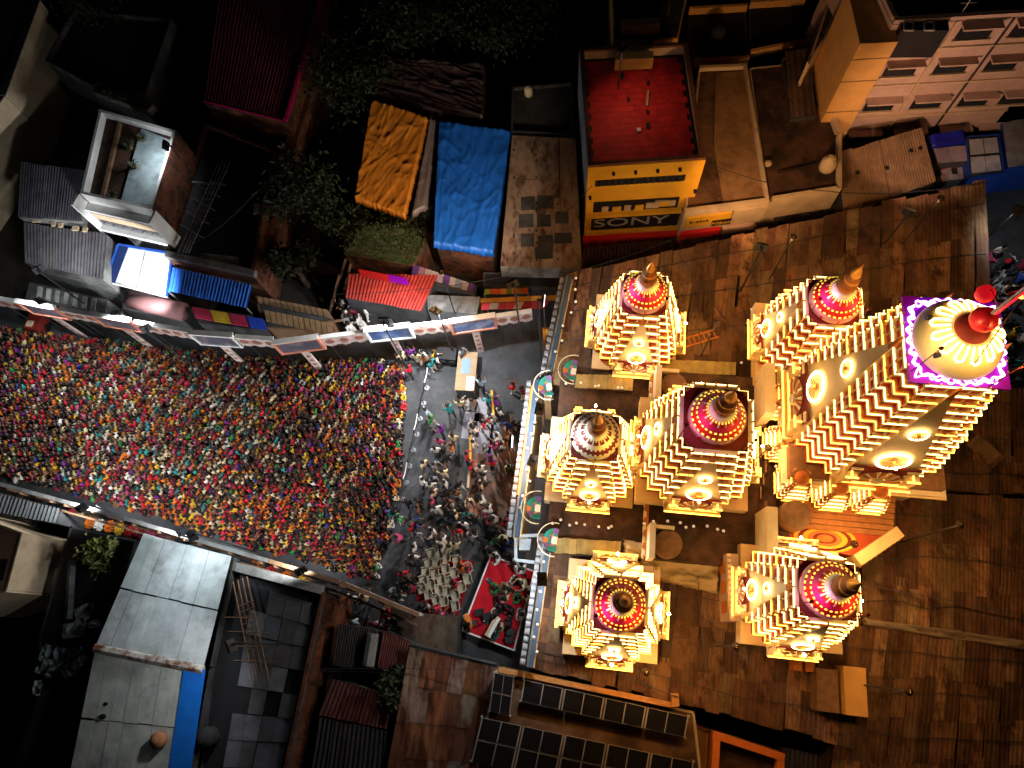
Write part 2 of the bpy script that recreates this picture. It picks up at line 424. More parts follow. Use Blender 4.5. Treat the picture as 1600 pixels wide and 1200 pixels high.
# --- white terrace house
TZ = 6.4
pts = P3([(156, 171), (275, 205), (238, 328), (126, 303)], TZ)
r = thing('terrace_house', 'white house with open roof terrace and a grilled balcony front', 'house', cen(pts) - Vector((0, 0, TZ)))
walls(r, pts, TZ-.5, m=M_WHITE, top=M_DBROWN)
rw_ = Face(pts[1], pts[2], cen(pts)); rw_.put('side_render', r, M_LATER, 0, rw_.L, 0, TZ+.04, .002, .06)
parapet(r, pts, TZ-.5, 0.55, 0.16, M_WHITE)
c = cen(pts)
q = [pts[0].lerp(pts[1], .52), pts[1].lerp(c, .08), pts[2].lerp(c, .08), pts[3].lerp(pts[2], .5)]
q = [p.lerp(c, 0.1) for p in q]
put('terrace_slab', MB().prism([(p.x, p.y) for p in q], TZ-.49, TZ-.35).mesh('terrace_slab', mat('terrace_screed', (0.32, 0.4, 0.42), 0.8, .4, 1.5, .1, c2=(0.16, 0.2, 0.21), thr=.6)), r)
q = [pts[0].lerp(pts[1], .2), pts[3].lerp(pts[2], .2)]
q = [p.lerp(c, .12) for p in q]
put('terrace_wall', MB().tube(q[0] + Vector((0, 0, -.4)), q[1] + Vector((0, 0, -.4)), .14, n=4).mesh('terrace_wall', M_WOOD), r)
f = Face(pts[3], pts[2], c); L = f.L
f.put('balcony_slab', r, M_WHITE, -.1, L+.1, 5.35, 5.55, 0, .5)
f.put('balcony_slab', r, M_WHITE, -.1, L+.1, 3.55, 3.85, 0, .75)
f.put('balcony_parapet', r, M_CREAM, -.1, L+.1, 4.45, 5.1, .3, .42)
for k in range(7):
    f.put('window_pane', r, M_GLASS, L*(k+.1)/7, L*(k+.85)/7, 3.9, 4.4, .3, .36)
    f.put('grille_bar', r, M_GREYM, L*k/7, L*k/7+.06, 3.85, 4.45, .36, .44)
f.put('side_fin', r, M_WHITE, -.24, -.1, 3.4, TZ, 0, .8); f.put('side_fin', r, M_WHITE, L+.1, L+.24, 3.4, TZ, 0, .8)
for k in range(3): f.put('grille_bar', r, M_GREYM, 0, L, 3.95+k*.2, 3.98+k*.2, .44, .47)
for (x, y) in ((140, 168), (170, 175), (200, 190), (222, 205)):
    pass
for (x, y) in ((212, 262), (205, 232), (225, 220), (180, 310)):
    p = W(x, y, TZ-.35)
    t = thing('potted_plant', 'small potted plant with thin radiating leaves on the white terrace', 'plant', p, random.random()*6, 'terrace plants')
    put('pot', MB().lathe([(.1, 0), (.14, .2), (.12, .2)], 10).mesh('pot', M_WOOD), t, world_space=False)
    mb = MB()
    for k in range(22):
        a = k*2.4; e = random.uniform(.3, .8)
        mb.add([(0, 0, .2), (.22*math.cos(a)-.03*math.sin(a), .22*math.sin(a)+.03*math.cos(a), .2+e*.4), (.45*math.cos(a), .45*math.sin(a), .1+e*.3), (.22*math.cos(a)+.03*math.sin(a), .22*math.sin(a)-.03*math.cos(a), .2+e*.4)], [(0, 1, 2, 3)])
    put('foliage', mb.mesh('foliage', M_LEAF), t, (0.03, 0.045, 0.02), world_space=False)

# --- bright white canopy in front of it, blue corrugated awning beside it
A, B, C, D = W(186, 383, 3.0), W(270, 397, 3.0), W(261, 464, 2.6), W(166, 440, 2.6)
r = thing('canopy', 'flat white sheet canopy with blue borders under the white house', 'canopy', (*cen((A, B, C, D)).to_2d(), 0))
sheets(r, A, B, C, D, 4, 1, [(0.8, 0.84, 0.86)], mat('canopy_white', (1, 1, 1), .5, .15, 1.2, .03, src='obj', c2=(0.5, 0.58, 0.6), thr=.64), ridges=0, vary=.03, name='canopy_sheet', overlap=-.03)
for a, b in ((A, D), (A, B), (B, C)):
    put('border', MB().tube(a + Vector((0, 0, .06)), b + Vector((0, 0, .06)), .09, n=4).mesh('border', mat('blue_sheet', (0.02, 0.1, 0.5), .5, .2, 2, .05)), r)
put('border', MB().add([A + Vector((0, 0, .09)), A.lerp(B, .2) + Vector((0, 0, .09)), D.lerp(C, .16) + Vector((0, 0, .09)), D + Vector((0, 0, .09))], [(0, 3, 2, 1)]).mesh('border', mat('navy_sheet', (0.012, 0.03, 0.12), .5, .2, 2, .05)), r)
put('gutter', MB().tube(C, D, .07, n=6).mesh('gutter', M_WHITE), r)
for p in (A, B, C, D): put('post', MB().tube((p.x, p.y, 0), p, .05).mesh('post', M_GREYM), r)
A, B, C, D = W(270, 418, 3.3), W(394, 445, 3.3), W(385, 481, 2.9), W(263, 455, 2.9)
r = thing('awning', 'bright blue corrugated sheet awning', 'awning', (*cen((A, B, C, D)).to_2d(), 0))
sheets(r, A, B, C, D, 4, 1, [(0.03, 0.17, 0.75)], ridges=6, amp=.035, vary=.06, name='awning_sheet')
for p in (C, D): put('post', MB().tube((p.x, p.y, 0), p, .05).mesh('post', M_GREYM), r)

# --- ruined laterite walls and the dark unfinished roof
pts = P3([(318, 25), (352, 0), (318, 170), (268, 400), (232, 330), (280, 180), (296, 90)], 3.2)
r = thing('ruined_wall', 'crumbling reddish brown laterite wall beside the unfinished roof', 'wall', cen(pts) - Vector((0, 0, 3.2)))
N = 14; top = []
for k in range(70):
    t = random.random(); a = pts[0].lerp(pts[2], min(1, t*2)) if t < .5 else pts[2].lerp(pts[3], t*2-1)
    b = pts[6].lerp(pts[5], min(1, t*2)) if t < .5 else pts[5].lerp(pts[4], t*2-1)
    p = a.lerp(b, random.random()); s = random.uniform(.25, .7); hh = random.uniform(.4, 2.6)
    put('stone', MB().box((p.x, p.y, hh/2), (s, s*random.uniform(.6, 1.2), hh), 0, None, random.uniform(.6, 1)).mesh('stone', M_LATER), r)
pts = P3([(322, 195), (432, 238), (400, 435), (262, 405)], 3.6)
r = thing('unfinished_house', 'unfinished house with dark open roof and low brick edges', 'house', cen(pts) - Vector((0, 0, 3.6)))
walls(r, pts, 3.6, m=M_LATER, top=M_BLACK); parapet(r, pts, 3.6, .35, .2, M_LATER, skip=(2,))
parapet(r, [pts[2], pts[3]], 3.6, .4, .35, M_CONC, closed=False)
q = [pts[0].lerp(pts[3], .45), pts[0].lerp(pts[2], .42)]
put('partition', MB().tube(q[0] + Vector((0, 0, .1)), q[1] + Vector((0, 0, .1)), .08, n=4).mesh('partition', M_CONC), r)
put('roof_patch', MB().prism([(p.x, p.y) for p in P3([(315, 395), (372, 402), (380, 422), (305, 412)], 3.6)], 3.59, 3.63).mesh('roof_patch', M_CONC), r)
put('brick_pile', MB().box(tuple(W(403, 328, 3.75)), (.4, .7, .3)).mesh('brick_pile', M_CONC), r)
for n_, lab, ends, z in (('scaffold', 'steel pole scaffold lying over the dark unfinished roof', ((352, 250), (290, 398)), 3.9), ('scaffold', 'wooden pole scaffold lying on the dark shop roof', ((375, 905), (410, 1065)), 4.2)):
    a, b = W(*ends[0], z), W(*ends[1], z)
    t = thing(n_, lab, 'scaffold', (*((a+b)/2).to_2d(), z-.3))
    d = (b-a).normalized(); s = Vector((-d.y, d.x, 0))
    mm = M_GREYM if z < 4 else M_WOOD
    for o_ in (-.35, -.12, .12, .35): put('pole', MB().tube(a + s*o_, b + s*o_ + Vector((0, 0, random.uniform(0, .3))), .035, n=5).mesh('pole', mm), t)
    for k in range(8):
        p = a.lerp(b, .25 + k*.06); put('rung', MB().tube(p - s*.4, p + s*random.uniform(.2, .5) + Vector((0, 0, .1)), .03, n=5).mesh('rung', mm), t)
    for k in range(4):
        p = a.lerp(b, .3 + k*.14); put('brace', MB().tube(p - s*1.1, p + s*.9 + d*.8 + Vector((0, 0, .4)), .025, n=5).mesh('brace', mm), t)

# --- long maroon corrugated roof
A, B, C, D = W(350, -60, 4.6), W(520, -60, 4.6), W(447, 190, 4.4), W(320, 160, 4.4)
r = thing('warehouse', 'warehouse with long dark maroon corrugated roof and magenta gutter', 'warehouse', (*cen((A, B, C, D)).to_2d(), 0))
walls(r, [A, B, C, D], 4.3, m=M_LATER, top=M_DCONC)
sheets(r, A, B, C, D, 9, 2, [(0.17, 0.03, 0.05)], ridges=3, amp=.04, vary=.15)
put('gutter', MB().tube(B + Vector((0, 0, .1)), C + Vector((0, 0, .1)), .16, n=6).mesh('gutter', mat('magenta_paint', (0.4, 0.01, 0.1), .5, .2, 2, .05)), r)
put('gutter', MB().tube(C + Vector((-.2, 0, .1)), D + Vector((0, 0, .1)), .06, n=6).mesh('gutter', MATS['magenta_paint']), r)
pts = P3([(500, 30), (512, 70), (404, 410), (396, 400)], 3.0)
put('boundary_wall', MB().prism([(p.x, p.y) for p in pts], 0, 3.0).mesh('boundary_wall', M_LATER), r)

# --- low shop fronts behind the street boards (north west)
def shop(label, cs, z, m, colors=None, cols=4, ridges=0, cat='shop', name='shop', top=None, rows=1):
    pts = P3(cs, z)
    r = thing(name, label, cat, cen(pts) - Vector((0, 0, z)))
    walls(r, pts, z-.05, m=m, top=None if colors else (top or M_DCONC))
    if colors: sheets(r, *pts, cols, rows, colors, ridges=ridges, vary=.15)
    return r
r = shop('low shop with a row of dark louvres beneath the grey sheds', [(45, 440), (168, 468), (162, 492), (38, 468)], 2.6, M_DCONC)
for k in range(7): put('louvre', MB().prism([(p.x, p.y) for p in P3([(60+k*14, 448+k*3), (67+k*14, 449+k*3), (65+k*14, 468+k*3), (58+k*14, 466+k*3)], 2.6)], 2.58, 2.66).mesh('louvre', M_CONC), r)
r = shop('shop with rounded dusky pink awning behind the street boards', [(195, 455), (290, 475), (285, 500), (190, 482)], 2.2, M_DCONC)
mb = MB(); a, b = W(205, 468, 2.3), W(288, 488, 2.3)
mb.tube(a, b, .55, n=14); put('awning', mb.mesh('awning', mat('dusky_pink', (0.25, 0.12, 0.12), .7, .2, 1.5, .05), True), r)
r = shop('shop with red, yellow and blue printed fascia boards', [(300, 478), (392, 492), (415, 515), (310, 505)], 2.4, M_DCONC)
for x0, x1, co in ((300, 328, (0.45, 0.03, 0.08)), (329, 356, (0.6, 0.4, 0.03)), (357, 383, (0.45, 0.03, 0.08)), (386, 412, (0.02, 0.06, 0.5))):
    pts = P3([(x0, 480+(x0-300)*.17), (x1, 480+(x1-300)*.17), (x1+6, 497+(x1-300)*.17), (x0+6, 497+(x0-300)*.17)], 2.5)
    put('fascia_board', MB().prism([(p.x, p.y) for p in pts], 2.46, 2.56).mesh('fascia_board', M_SHEET), r, co)
r = shop('open shed with two rows of old brown clay tiles by the street', [(398, 462), (512, 485), (525, 518), (410, 512)], 2.2, M_WOOD)
for row, (p0, p1, w) in enumerate((((400, 462), (512, 484), 12), ((412, 484), (518, 505), 18))):
    for k in range(12):
        a = W(p0[0]+(p1[0]-p0[0])*(k+.1)/12, p0[1]+(p1[1]-p0[1])*(k+.1)/12, 2.6); b = W(p0[0]+(p1[0]-p0[0])*(k+.95)/12, p0[1]+(p1[1]-p0[1])*(k+.95)/12, 2.6)
        c_ = W(p0[0]+(p1[0]-p0[0])*(k+.95)/12+3, p0[1]+(p1[1]-p0[1])*(k+.95)/12+w, 2.25); d_ = W(p0[0]+(p1[0]-p0[0])*(k+.1)/12+3, p0[1]+(p1[1]-p0[1])*(k+.1)/12+w, 2.25)
        mb = MB().add([a, b, c_, d_, *(q - Vector((0, 0, .06)) for q in (a, b, c_, d_))], [(0, 3, 2, 1), (4, 5, 6, 7), (0, 1, 5, 4), (1, 2, 6, 5), (2, 3, 7, 6), (3, 0, 4, 7)])
        put('roof_tile', mb.mesh('roof_tile', mat('clay_tile', (0.2, 0.12, 0.06), .9, .4, 3, .3)), r)
t = thing('timber_frame', 'leaning timber posts tied together by the red roofed shop', 'post', W(530, 470, 0))
for p0, p1 in (((518, 480, 0), (540, 405, 3.5)), ((530, 485, 0), (548, 412, 3.6)), ((512, 500, .2), (530, 430, 3)), ((500, 505, 2.2), (535, 500, 2.5))):
    put('post', MB().tube(W(*p0), W(*p1), .1, .08).mesh('post', M_WOOD), t)

# --- the tarpaulin roofs
tarp('black_tarpaulin', 'black ridged plastic sheet tied over the roof behind the orange tarpaulin', [(606, 90), (758, 100), (757, 188), (578, 152)], (4.6, 4.6, 4.2, 4.2), (0.05, 0.03, 0.03), amp=.10, fold_dir=(.8, -1.0), freq=7, seed=3)
tarp('orange_tarpaulin', 'orange tarpaulin with long slanting creases over a house roof', [(580, 153), (668, 181), (632, 338), (553, 310)], (4.6, 4.6, 4.1, 4.1), (0.72, 0.24, 0.025), amp=.05, fold_dir=(1.0, 1.3), freq=7, seed=4, fine=.012)
tarp('grey_cloth', 'narrow grey pink cloth strip beside the orange tarpaulin', [(671, 183), (682, 186), (668, 320), (640, 336)], (4.3, 4.3, 4.0, 4.0), (0.22, 0.17, 0.16), nx=6, amp=.03, seed=6)
tarp('blue_tarpaulin', 'large wrinkled blue tarpaulin over a house roof', [(685, 186), (799, 202), (771, 396), (676, 381)], (4.5, 4.5, 4.0, 4.0), (0.015, 0.14, 0.66), amp=.055, fold_dir=(1.2, 0.7), freq=7, seed=9, fine=.02)
for lab, cs in (('low house under the orange tarpaulin', [(582, 156), (666, 183), (632, 334), (557, 308)]), ('low house under the blue tarpaulin', [(688, 190), (795, 205), (768, 392), (680, 378)]), ('low house under the black plastic sheet', [(608, 94), (754, 104), (754, 184), (582, 150)])):
    pts = P3(cs, 3.7); r = thing('house', lab, 'house', cen(pts) - Vector((0, 0, 3.7))); walls(r, pts, 3.65, m=M_LATER, top=M_DCONC)
# mossy hipped roof
pts = P3([(541, 322), (633, 342), (667, 378), (645, 414), (538, 396)], 3.3)
r = thing('mossy_house', 'small house whose hipped roof is covered in dark green moss', 'house', cen(pts) - Vector((0, 0, 3.3)))
walls(r, pts, 3.25, m=M_LATER)
c = cen(pts) + Vector((0, 0, 1.1)); c1 = c + Vector((-1.1, .1, 0)); c2 = c + Vector((1.0, -.2, 0))
bm = bmesh.new(); vv = [bm.verts.new(p) for p in pts] + [bm.verts.new(c1), bm.verts.new(c2)]
for f_ in ((0, 1, 6, 5), (1, 2, 6), (2, 3, 6), (3, 4, 5, 6), (4, 0, 5)): bm.faces.new([vv[i] for i in f_])
bmesh.ops.recalc_face_normals(bm, faces=bm.faces); bmesh.ops.triangulate(bm, faces=bm.faces); bmesh.ops.subdivide_edges(bm, edges=bm.edges, cuts=9, use_grid_fill=True)
for v in bm.verts: v.co += Vector((random.uniform(-.06, .06), random.uniform(-.06, .06), random.uniform(-.08, .08)))
me = bpy.data.meshes.new('roof'); bm.to_mesh(me); bm.free(); me.materials.append(M_MOSS); put('roof', me, r)
mb = MB(); n_p = len(me.polygons)
for k in range(1500):
    q_ = me.polygons[random.randrange(n_p)]; s_ = random.uniform(.06, .13)
    M4 = Euler((random.uniform(-.8, .8), random.uniform(-.8, .8), random.uniform(0, 6.3))).to_matrix().to_4x4(); M4.translation = q_.center + Vector((random.gauss(0, .12), random.gauss(0, .12), random.uniform(.02, .18)))
    mb.add([(-s_, 0, 0), (0, -s_*.45, .02), (s_, 0, 0), (0, s_*.45, .02)], [(0, 1, 2, 3)], 0, M4)
o_ = put('creeper', mb.mesh('creeper', M_LEAF), r, (0.04, 0.055, 0.014)); o_['kind'] = 'stuff'
# dark house and stained brown roof
pts = P3([(800, 140), (895, 132), (898, 216), (799, 210)], 4.2)
r = thing('house', 'very dark flat roofed house behind the stained brown sheet roof', 'house', cen(pts) - Vector((0, 0, 4.2)))
walls(r, pts, 4.2, m=M_DCONC, top=M_DCONC); parapet(r, pts, 4.2, .25, .12, M_DCONC)
t = thing('water_tank', 'small pale round water tank on the dark flat roof', 'tank', W(826, 148, 4.18)); put('barrel', MB().lathe([(.24, 0), (.26, .1), (.26, .6), (.1, .7)], 14).mesh('barrel', M_CREAM, True), t, world_space=False)
A, B, C, D = W(800, 213, 4.5), W(898, 217, 4.5), W(908, 420, 4.0), W(782, 417, 4.0)
r = thing('house', 'house with faded brown sheet roof stained in dark squares', 'house', (*cen((A, B, C, D)).to_2d(), 0))
walls(r, [A, B, C, D], 3.95, m=M_CONC)
sheets(r, A, B, C, D, 4, 3, [(0.26, 0.17, 0.12), (0.22, 0.15, 0.11)], M_WEATH, ridges=0, vary=.12, overlap=.02)
for (x, y) in ((825, 318), (852, 316), (822, 345), (850, 345), (878, 340), (824, 375), (852, 378), (880, 372), (850, 395)):
    p = W(x, y, 4.42 - (y-213)/204*.5 + .16)
    put('dark_patch', MB().box(tuple(p), (random.uniform(.7, 1.0), random.uniform(.65, .9), .02)).mesh('dark_patch', M_DCONC), r)
for k in range(26):
    x = random.choice((803, 838, 872)); y = random.uniform(225, 410)
    p = W(x, y, 4.5 - (y-213)/204*.5 + .05); put('roof_bolt', MB().box(tuple(p), (.09, .12, .05)).mesh('roof_bolt', M_BLACK), r)
# red corrugated roof with banner, concrete slab, striped awnings
A, B, C, D = W(545, 428, 3.2), W(683, 430, 3.2), W(657, 486, 2.8), W(540, 466, 2.8)
r = thing('shop', 'shop under a bright red corrugated sheet roof', 'shop', (*cen((A, B, C, D)).to_2d(), 0)); walls(r, [A, B, C, D], 2.75, m=M_DCONC)
sheets(r, A, B, C, D, 6, 1, [(0.42, 0.035, 0.025)], ridges=4, amp=.03, vary=.1)
f = Face(W(566, 432, 3.3), W(640, 446, 3.3), W(600, 500, 0)); f.n = -f.n
t = thing('banner', 'red and violet printed cloth banner above the red roof', 'banner', (*W(600, 440, 0).to_2d(), 3.2))
f.put('panel', t, M_REDSIGN, 0, f.L*.6, 3.4, 4.2, 0, .05); f.put('panel', t, M_PURPLE, f.L*.62, f.L, 3.4, 4.2, 0, .05)
for k in range(8): f.put('print_mark', t, M_WHITE, f.L*(.03+.12*k), f.L*(.08+.12*k), 3.6+.1*(k % 2), 3.95, .05 if f.n.y > 0 else -.06, .06 if f.n.y > 0 else -.05)
r = shop('shop with a plain stained concrete slab roof beneath the floodlight', [(668, 460), (750, 463), (745, 490), (668, 484)], 3.0, M_CONC, top=M_CONC)
r = shop('row of shops behind printed pink banners', [(646, 412), (745, 446), (742, 462), (640, 432)], 3.0, M_DCONC)
for k in range(10):
    pts = P3([(646+k*9.7, 413+k*3.2), (655+k*9.7, 416+k*3.2), (652+k*9.7, 430+k*3.0), (643+k*9.7, 427+k*3.0)], 3.1)
    put('printed_panel', MB().prism([(p.x, p.y) for p in pts], 3.02, 3.1).mesh('printed_panel', M_SHEET), r, random.choice([(0.4, 0.25, 0.33), (0.3, 0.13, 0.2), (0.2, 0.22, 0.25), (0.1, 0.04, 0.2), (0.4, 0.33, 0.33)]))
for k, (lab, cs, co) in enumerate((('narrow fruit coloured awning strip, orange and green, beside the temple corner', [(757, 452), (825, 450), (825, 459), (757, 460)], [(0.5, 0.2, 0.03), (0.15, 0.25, 0.04), (0.5, 0.08, 0.03)]),
                     ('long narrow ochre awning below the fruit coloured strip', [(750, 466), (875, 461), (874, 469), (750, 473)], [(0.5, 0.25, 0.05)]),
                     ('narrow white and red awning just above the street boards', [(752, 474), (860, 470), (850, 482), (752, 484)], [(0.5, 0.05, 0.08), (0.5, 0.45, 0.45)]))):
    pts = P3(cs, 2.6+.2*(2-k)); r = thing('awning', lab, 'awning', (*cen(pts).to_2d(), 0))
    sheets(r, *pts, 8, 1, co, M_TARP, ridges=0, vary=.3, name='awning_panel')
    for p in pts[2:]: put('post', MB().tube((p.x, p.y, 0), p, .04).mesh('post', M_GREYM), r)
r = shop('dark shop with black flat roof at the temple corner', [(755, 425), (880, 425), (878, 450), (755, 446)], 2.9, M_DCONC, top=M_BLACK)
put('signboard', MB().box(tuple(W(822, 426, 3.1)), (1.1, .25, .25)).mesh('signboard', M_YELLOW), r)

# ================================================================== SONY building
SZ = 7.9
pts = P3([(905, 76), (1074, 67), (1103, 250), (919, 262)], SZ); c = cen(pts)
r = thing('shop_building', 'yellow fronted electronics shop building with dark red tiled flat roof', 'shop building', c - Vector((0, 0, SZ)))
f = Face(pts[3], pts[2], c); fl = Face(pts[0], pts[3], c)
ins = [p.lerp(c, .001) for p in pts]
for i, m in ((0, M_CREAM), (1, M_CREAM), (2, M_YELLOW), (3, M_PALEB)):
    a, b = pts[i], pts[(i+1) % 4]; ff = Face(a, b, c)
    ff.put('wall', r, m, 0.0 if i % 2 == 0 else .12, ff.L - (0 if i % 2 == 0 else .12), 0, SZ, -.12, 0)
zr = SZ - .7
put('roof_slab', MB().prism([(p.x, p.y) for p in [q.lerp(c, .03) for q in pts]], zr-.2, zr).mesh('roof_slab', M_BLACK), r)
q = [p.lerp(c, .09) for p in pts]; q[2] = q[2].lerp(q[1], .06); q[3] = q[3].lerp(q[0], .06)
NR, NC = 17, 15
for j in range(NR):
    for i in range(NC):
        of = .5 if j % 2 else 0
        u0, u1 = (i+of*.9)/(NC+.5), (i+of*.9+.975)/(NC+.5); v0, v1 = j/NR, (j+.97)/NR
        bl = lambda u, v: (q[0]*(1-u)+q[1]*u)*(1-v) + (q[3]*(1-u)+q[2]*u)*v
        pp = [bl(u0, v0), bl(u1, v0), bl(u1, v1), bl(u0, v1)]
        put('roof_tile', MB().prism([(p.x, p.y) for p in pp], zr+.002, zr+.03+random.uniform(0, .006)).mesh('roof_tile', M_SHEET), r, jit((0.5, 0.02, 0.018), .14))
parapet(r, [p.lerp(c, .012) for p in pts], SZ, .14, .22, mat('coping', (0.16, 0.06, 0.03), .8, .4, 3, .2))
for (x, y, s) in ((1010, 108, .12), (1013, 130, .15), (972, 118, .2), (982, 155, .14), (1012, 175, .14), (1013, 196, .2), (975, 103, .25)):
    put('roof_hole', MB().lathe([(s, 0), (s*.8, .05)], 9, 0, Matrix.Translation(W(x, y, zr+.06)) @ Matrix.Diagonal((.6, 1.4, 1, 1))).mesh('roof_hole', M_BLACK), r)
put('pipe', MB().tube(W(1013, 142, zr+.15), W(1011, 165, zr+.1), .06).mesh('pipe', M_CREAM), r)
put('roof_cap', MB().box(tuple(W(998, 203, zr+.1)), (.2, .2, .12)).mesh('roof_cap', M_WHITE), r)
put('stair_head', MB().box(tuple(W(990, 95, SZ-.2)), (2.1, .5, .8)).mesh('stair_head', M_ORANGEW), r)
L = f.L
f.put('window_band', r, M_GLASS, L*.07, L*.86, 6.25, 6.75, 0, .05)
for k in range(14): f.put('grille_bar', r, M_DGREY, L*(.08+.056*k), L*(.08+.056*k)+.05, 6.25, 6.75, .05, .09)
f.put('window_recess', r, M_BLACK, L*.07, L*.86, 3.7, 4.7, 0, .04)
for k, (u, w_, zz) in enumerate(((.15, .06, 4.0), (.25, .08, 3.9), (.36, .06, 4.0), (.46, .08, 3.95), (.56, .12, 4.1), (.68, .1, 4.2), (.78, .05, 4.2))):
    f.put('display_panel', r, M_YELLOW if k % 2 else M_CREAM, L*u, L*(u+w_), zz-.2, zz+.25, .04, .12)
f.put('window_frame', r, M_CREAM, L*.64, L*.76, 4.45, 4.52, .05, .15)
f.put('ledge', r, M_YELLOW, 0, L*.9, 3.45, 3.65, 0, .3)
f.put('signboard', r, M_BLACK, L*.06, L*.90, 1.9, 3.3, 0, .12)
f.text('lettering', r, 'SONY', M_ALU, L*.44, 2.62, 1.15, .125, .02, 1.45)
f.put('ledge', r, M_YELLOW, 0, L*.93, 1.55, 1.8, 0, .25)
f.put('red_fascia', r, M_REDSIGN, -.1, L*.97, .75, 1.5, .1, .55)
mb = MB(); u = .3
while u < L*.9:
    w_ = random.uniform(.12, .3)
    if random.random() < .85:
        f.box(mb, u, u+w_*.8, .95+random.uniform(0, .1), 1.02+random.uniform(0, .15), .551, .56); f.box(mb, u, u+.05, .95, 1.3, .551, .562); f.box(mb, u+w_*.6, u+w_*.6+.05, 1.0, 1.3, .551, .563); f.box(mb, u, u+w_*.7, 1.27, 1.33, .551, .5645)
    u += w_+.06
put('fascia_script', mb.mesh('fascia_script', M_BLACK), r)
for k in range(6): f.put('wall_lamp', r, M_BLACK, L*(.02+.19*k), L*(.02+.19*k)+.15, 5.2 if k in (0, 5) else 7.3, 5.35 if k in (0, 5) else 7.42, 0, .2)
# awning of dark sheets under it
A, B, C, D = W(912, 386, 1.9), W(1050, 374, 1.9), W(1060, 400, 1.7), W(905, 425, 1.7)
t = thing('awning', 'dark maroon sheet awning below the yellow shop front', 'awning', (*cen((A, B, C, D)).to_2d(), 0))
sheets(t, A, B, C, D, 8, 1, [(0.05, 0.02, 0.02)], ridges=3, vary=.2, name='awning_sheet')
for p in (C, D): put('post', MB().tube((p.x, p.y, 0), p, .05).mesh('post', M_DGREY), t)
# low building to its right, with two flat brown roofs and its own signs
Z2 = 4.6
pts = P3([(1092, 108), (1165, 105), (1200, 318), (1070, 335)], Z2); c = cen(pts)
r = thing('shop_building', 'low building with a worn tan flat roof beside the yellow front', 'shop building', c - Vector((0, 0, Z2)))
walls(r, pts, Z2, m=M_CREAM, top=M_BROWNROOF); parapet(r, pts, Z2, .3, .2, M_CREAM, skip=(3,))
q = P3([(1118, 115), (1162, 112), (1195, 312), (1130, 318), (1115, 230)], Z2)
put('roof_screed', MB().prism([(p.x, p.y) for p in q], Z2-.01, Z2+.06).mesh('roof_screed', mat('tan_screed', (0.3, 0.17, 0.08), .9, .4, 1.2, .3, c2=(0.2, 0.11, 0.05), thr=.58)), r)
f = Face(pts[3], pts[2], c); L = f.L
f.put('signboard', r, M_YELLOW, L*.03, L*.58, 3.3, 4.3, 0, .12)
f.put('signboard', r, M_BLACK, L*.36, L*.6, 3.25, 3.75, .12, .18); f.text('lettering', r, 'Nikon', M_YELLOW, L*.48, 3.5, .42, .185, .01, 1.1)
f.put('wall_panel', r, M_CREAM, L*.6, L*1.0, 3.2, 4.4, 0, .1)
f.put('red_fascia', r, M_REDSIGN, 0, L*.5, 1.9, 2.9, .05, .3); f.put('wall_panel', r, M_PINKW, L*.52, L*.93, 1.8, 2.9, .05, .3)
mb = MB()
for k in range(9): f.box(mb, L*(.08+.042*k), L*(.08+.042*k)+.14, 2.25, 2.3+.3*random.random(), .3, .31)
for k in range(6): f.box(mb, L*(.08+.04*k), L*(.08+.04*k)+.14, 3.75, 3.8+.25*random.random(), .12, .13)
put('fascia_script', mb.mesh('fascia_script', M_BLACK), r)
pts = P3([(1170, 106), (1268, 96), (1312, 215), (1312, 300), (1200, 318)], 4.2); c = cen(pts)
r = thing('shop_building', 'low building with a rough dark brown flat roof and water tank', 'shop building', c - Vector((0, 0, 4.2)))
walls(r, pts, 4.2, m=M_CREAM, top=M_DBROWN); parapet(r, pts, 4.2, .35, .22, M_CREAM, skip=(0, 4))
A, B, C, D = W(1226, 80, 5.0), W(1263, 76, 5.0), W(1275, 180, 4.6), W(1236, 184, 4.6)
t = thing('lean_to', 'narrow weathered sheet lean-to on the dark brown roof', 'shed', (*cen((A, B, C, D)).to_2d(), 4.2)); sheets(t, A, B, C, D, 2, 2, [(0.10, 0.06, 0.045)], M_WEATH, ridges=2, vary=.2); walls(t, [A, B, C, D], 4.5, 4.2, M_DCONC)
t = thing('water_tank', 'cream plastic water tank lying on the dark brown roof', 'tank', W(1290, 264, 4.2)); put('barrel', MB().lathe([(.3, 0), (.42, .08), (.45, .4), (.42, .75), (.2, .95), (.2, 1.0)], 18).mesh('barrel', M_CREAM, True), t, world_space=False); put('lid', MB().lathe([(.2, 1.0), (.22, 1.05), (.1, 1.1)], 12).mesh('lid', M_CREAM), t, world_space=False)
put('pipe', MB().path([W(1215, 270, 4.4), W(1250, 262, 4.35), W(1280, 255, 4.4)], .04).mesh('pipe', M_BLACK), r)
put('roof_vent', MB().lathe([(.15, 0), (.2, .1), (.2, .25), (.1, .3)], 10, 0, Matrix.Translation(W(1199, 258, 4.2))).mesh('roof_vent', M_CREAM), r)
A, B, C, D = W(1205, 322, 2.8), W(1318, 303, 2.8), W(1325, 335, 2.4), W(1210, 350, 2.4)
t = thing('awning', 'very dark corrugated awning under the rough brown roof', 'awning', (*cen((A, B, C, D)).to_2d(), 0)); sheets(t, A, B, C, D, 6, 1, [(0.035, 0.03, 0.028)], ridges=4, vary=.2, name='awning_sheet')
for p in (C, D): put('post', MB().tube((p.x, p.y, 0), p, .05).mesh('post', M_DGREY), t)
A, B, C, D = W(1060, 372, 2.4), W(1200, 352, 2.4), W(1205, 368, 2.1), W(1062, 392, 2.1)
t = thing('awning', 'brown corrugated awning under the low shop signs', 'awning', (*cen((A, B, C, D)).to_2d(), 0)); sheets(t, A, B, C, D, 7, 1, [(0.12, 0.07, 0.045)], ridges=5, vary=.2, name='awning_sheet')
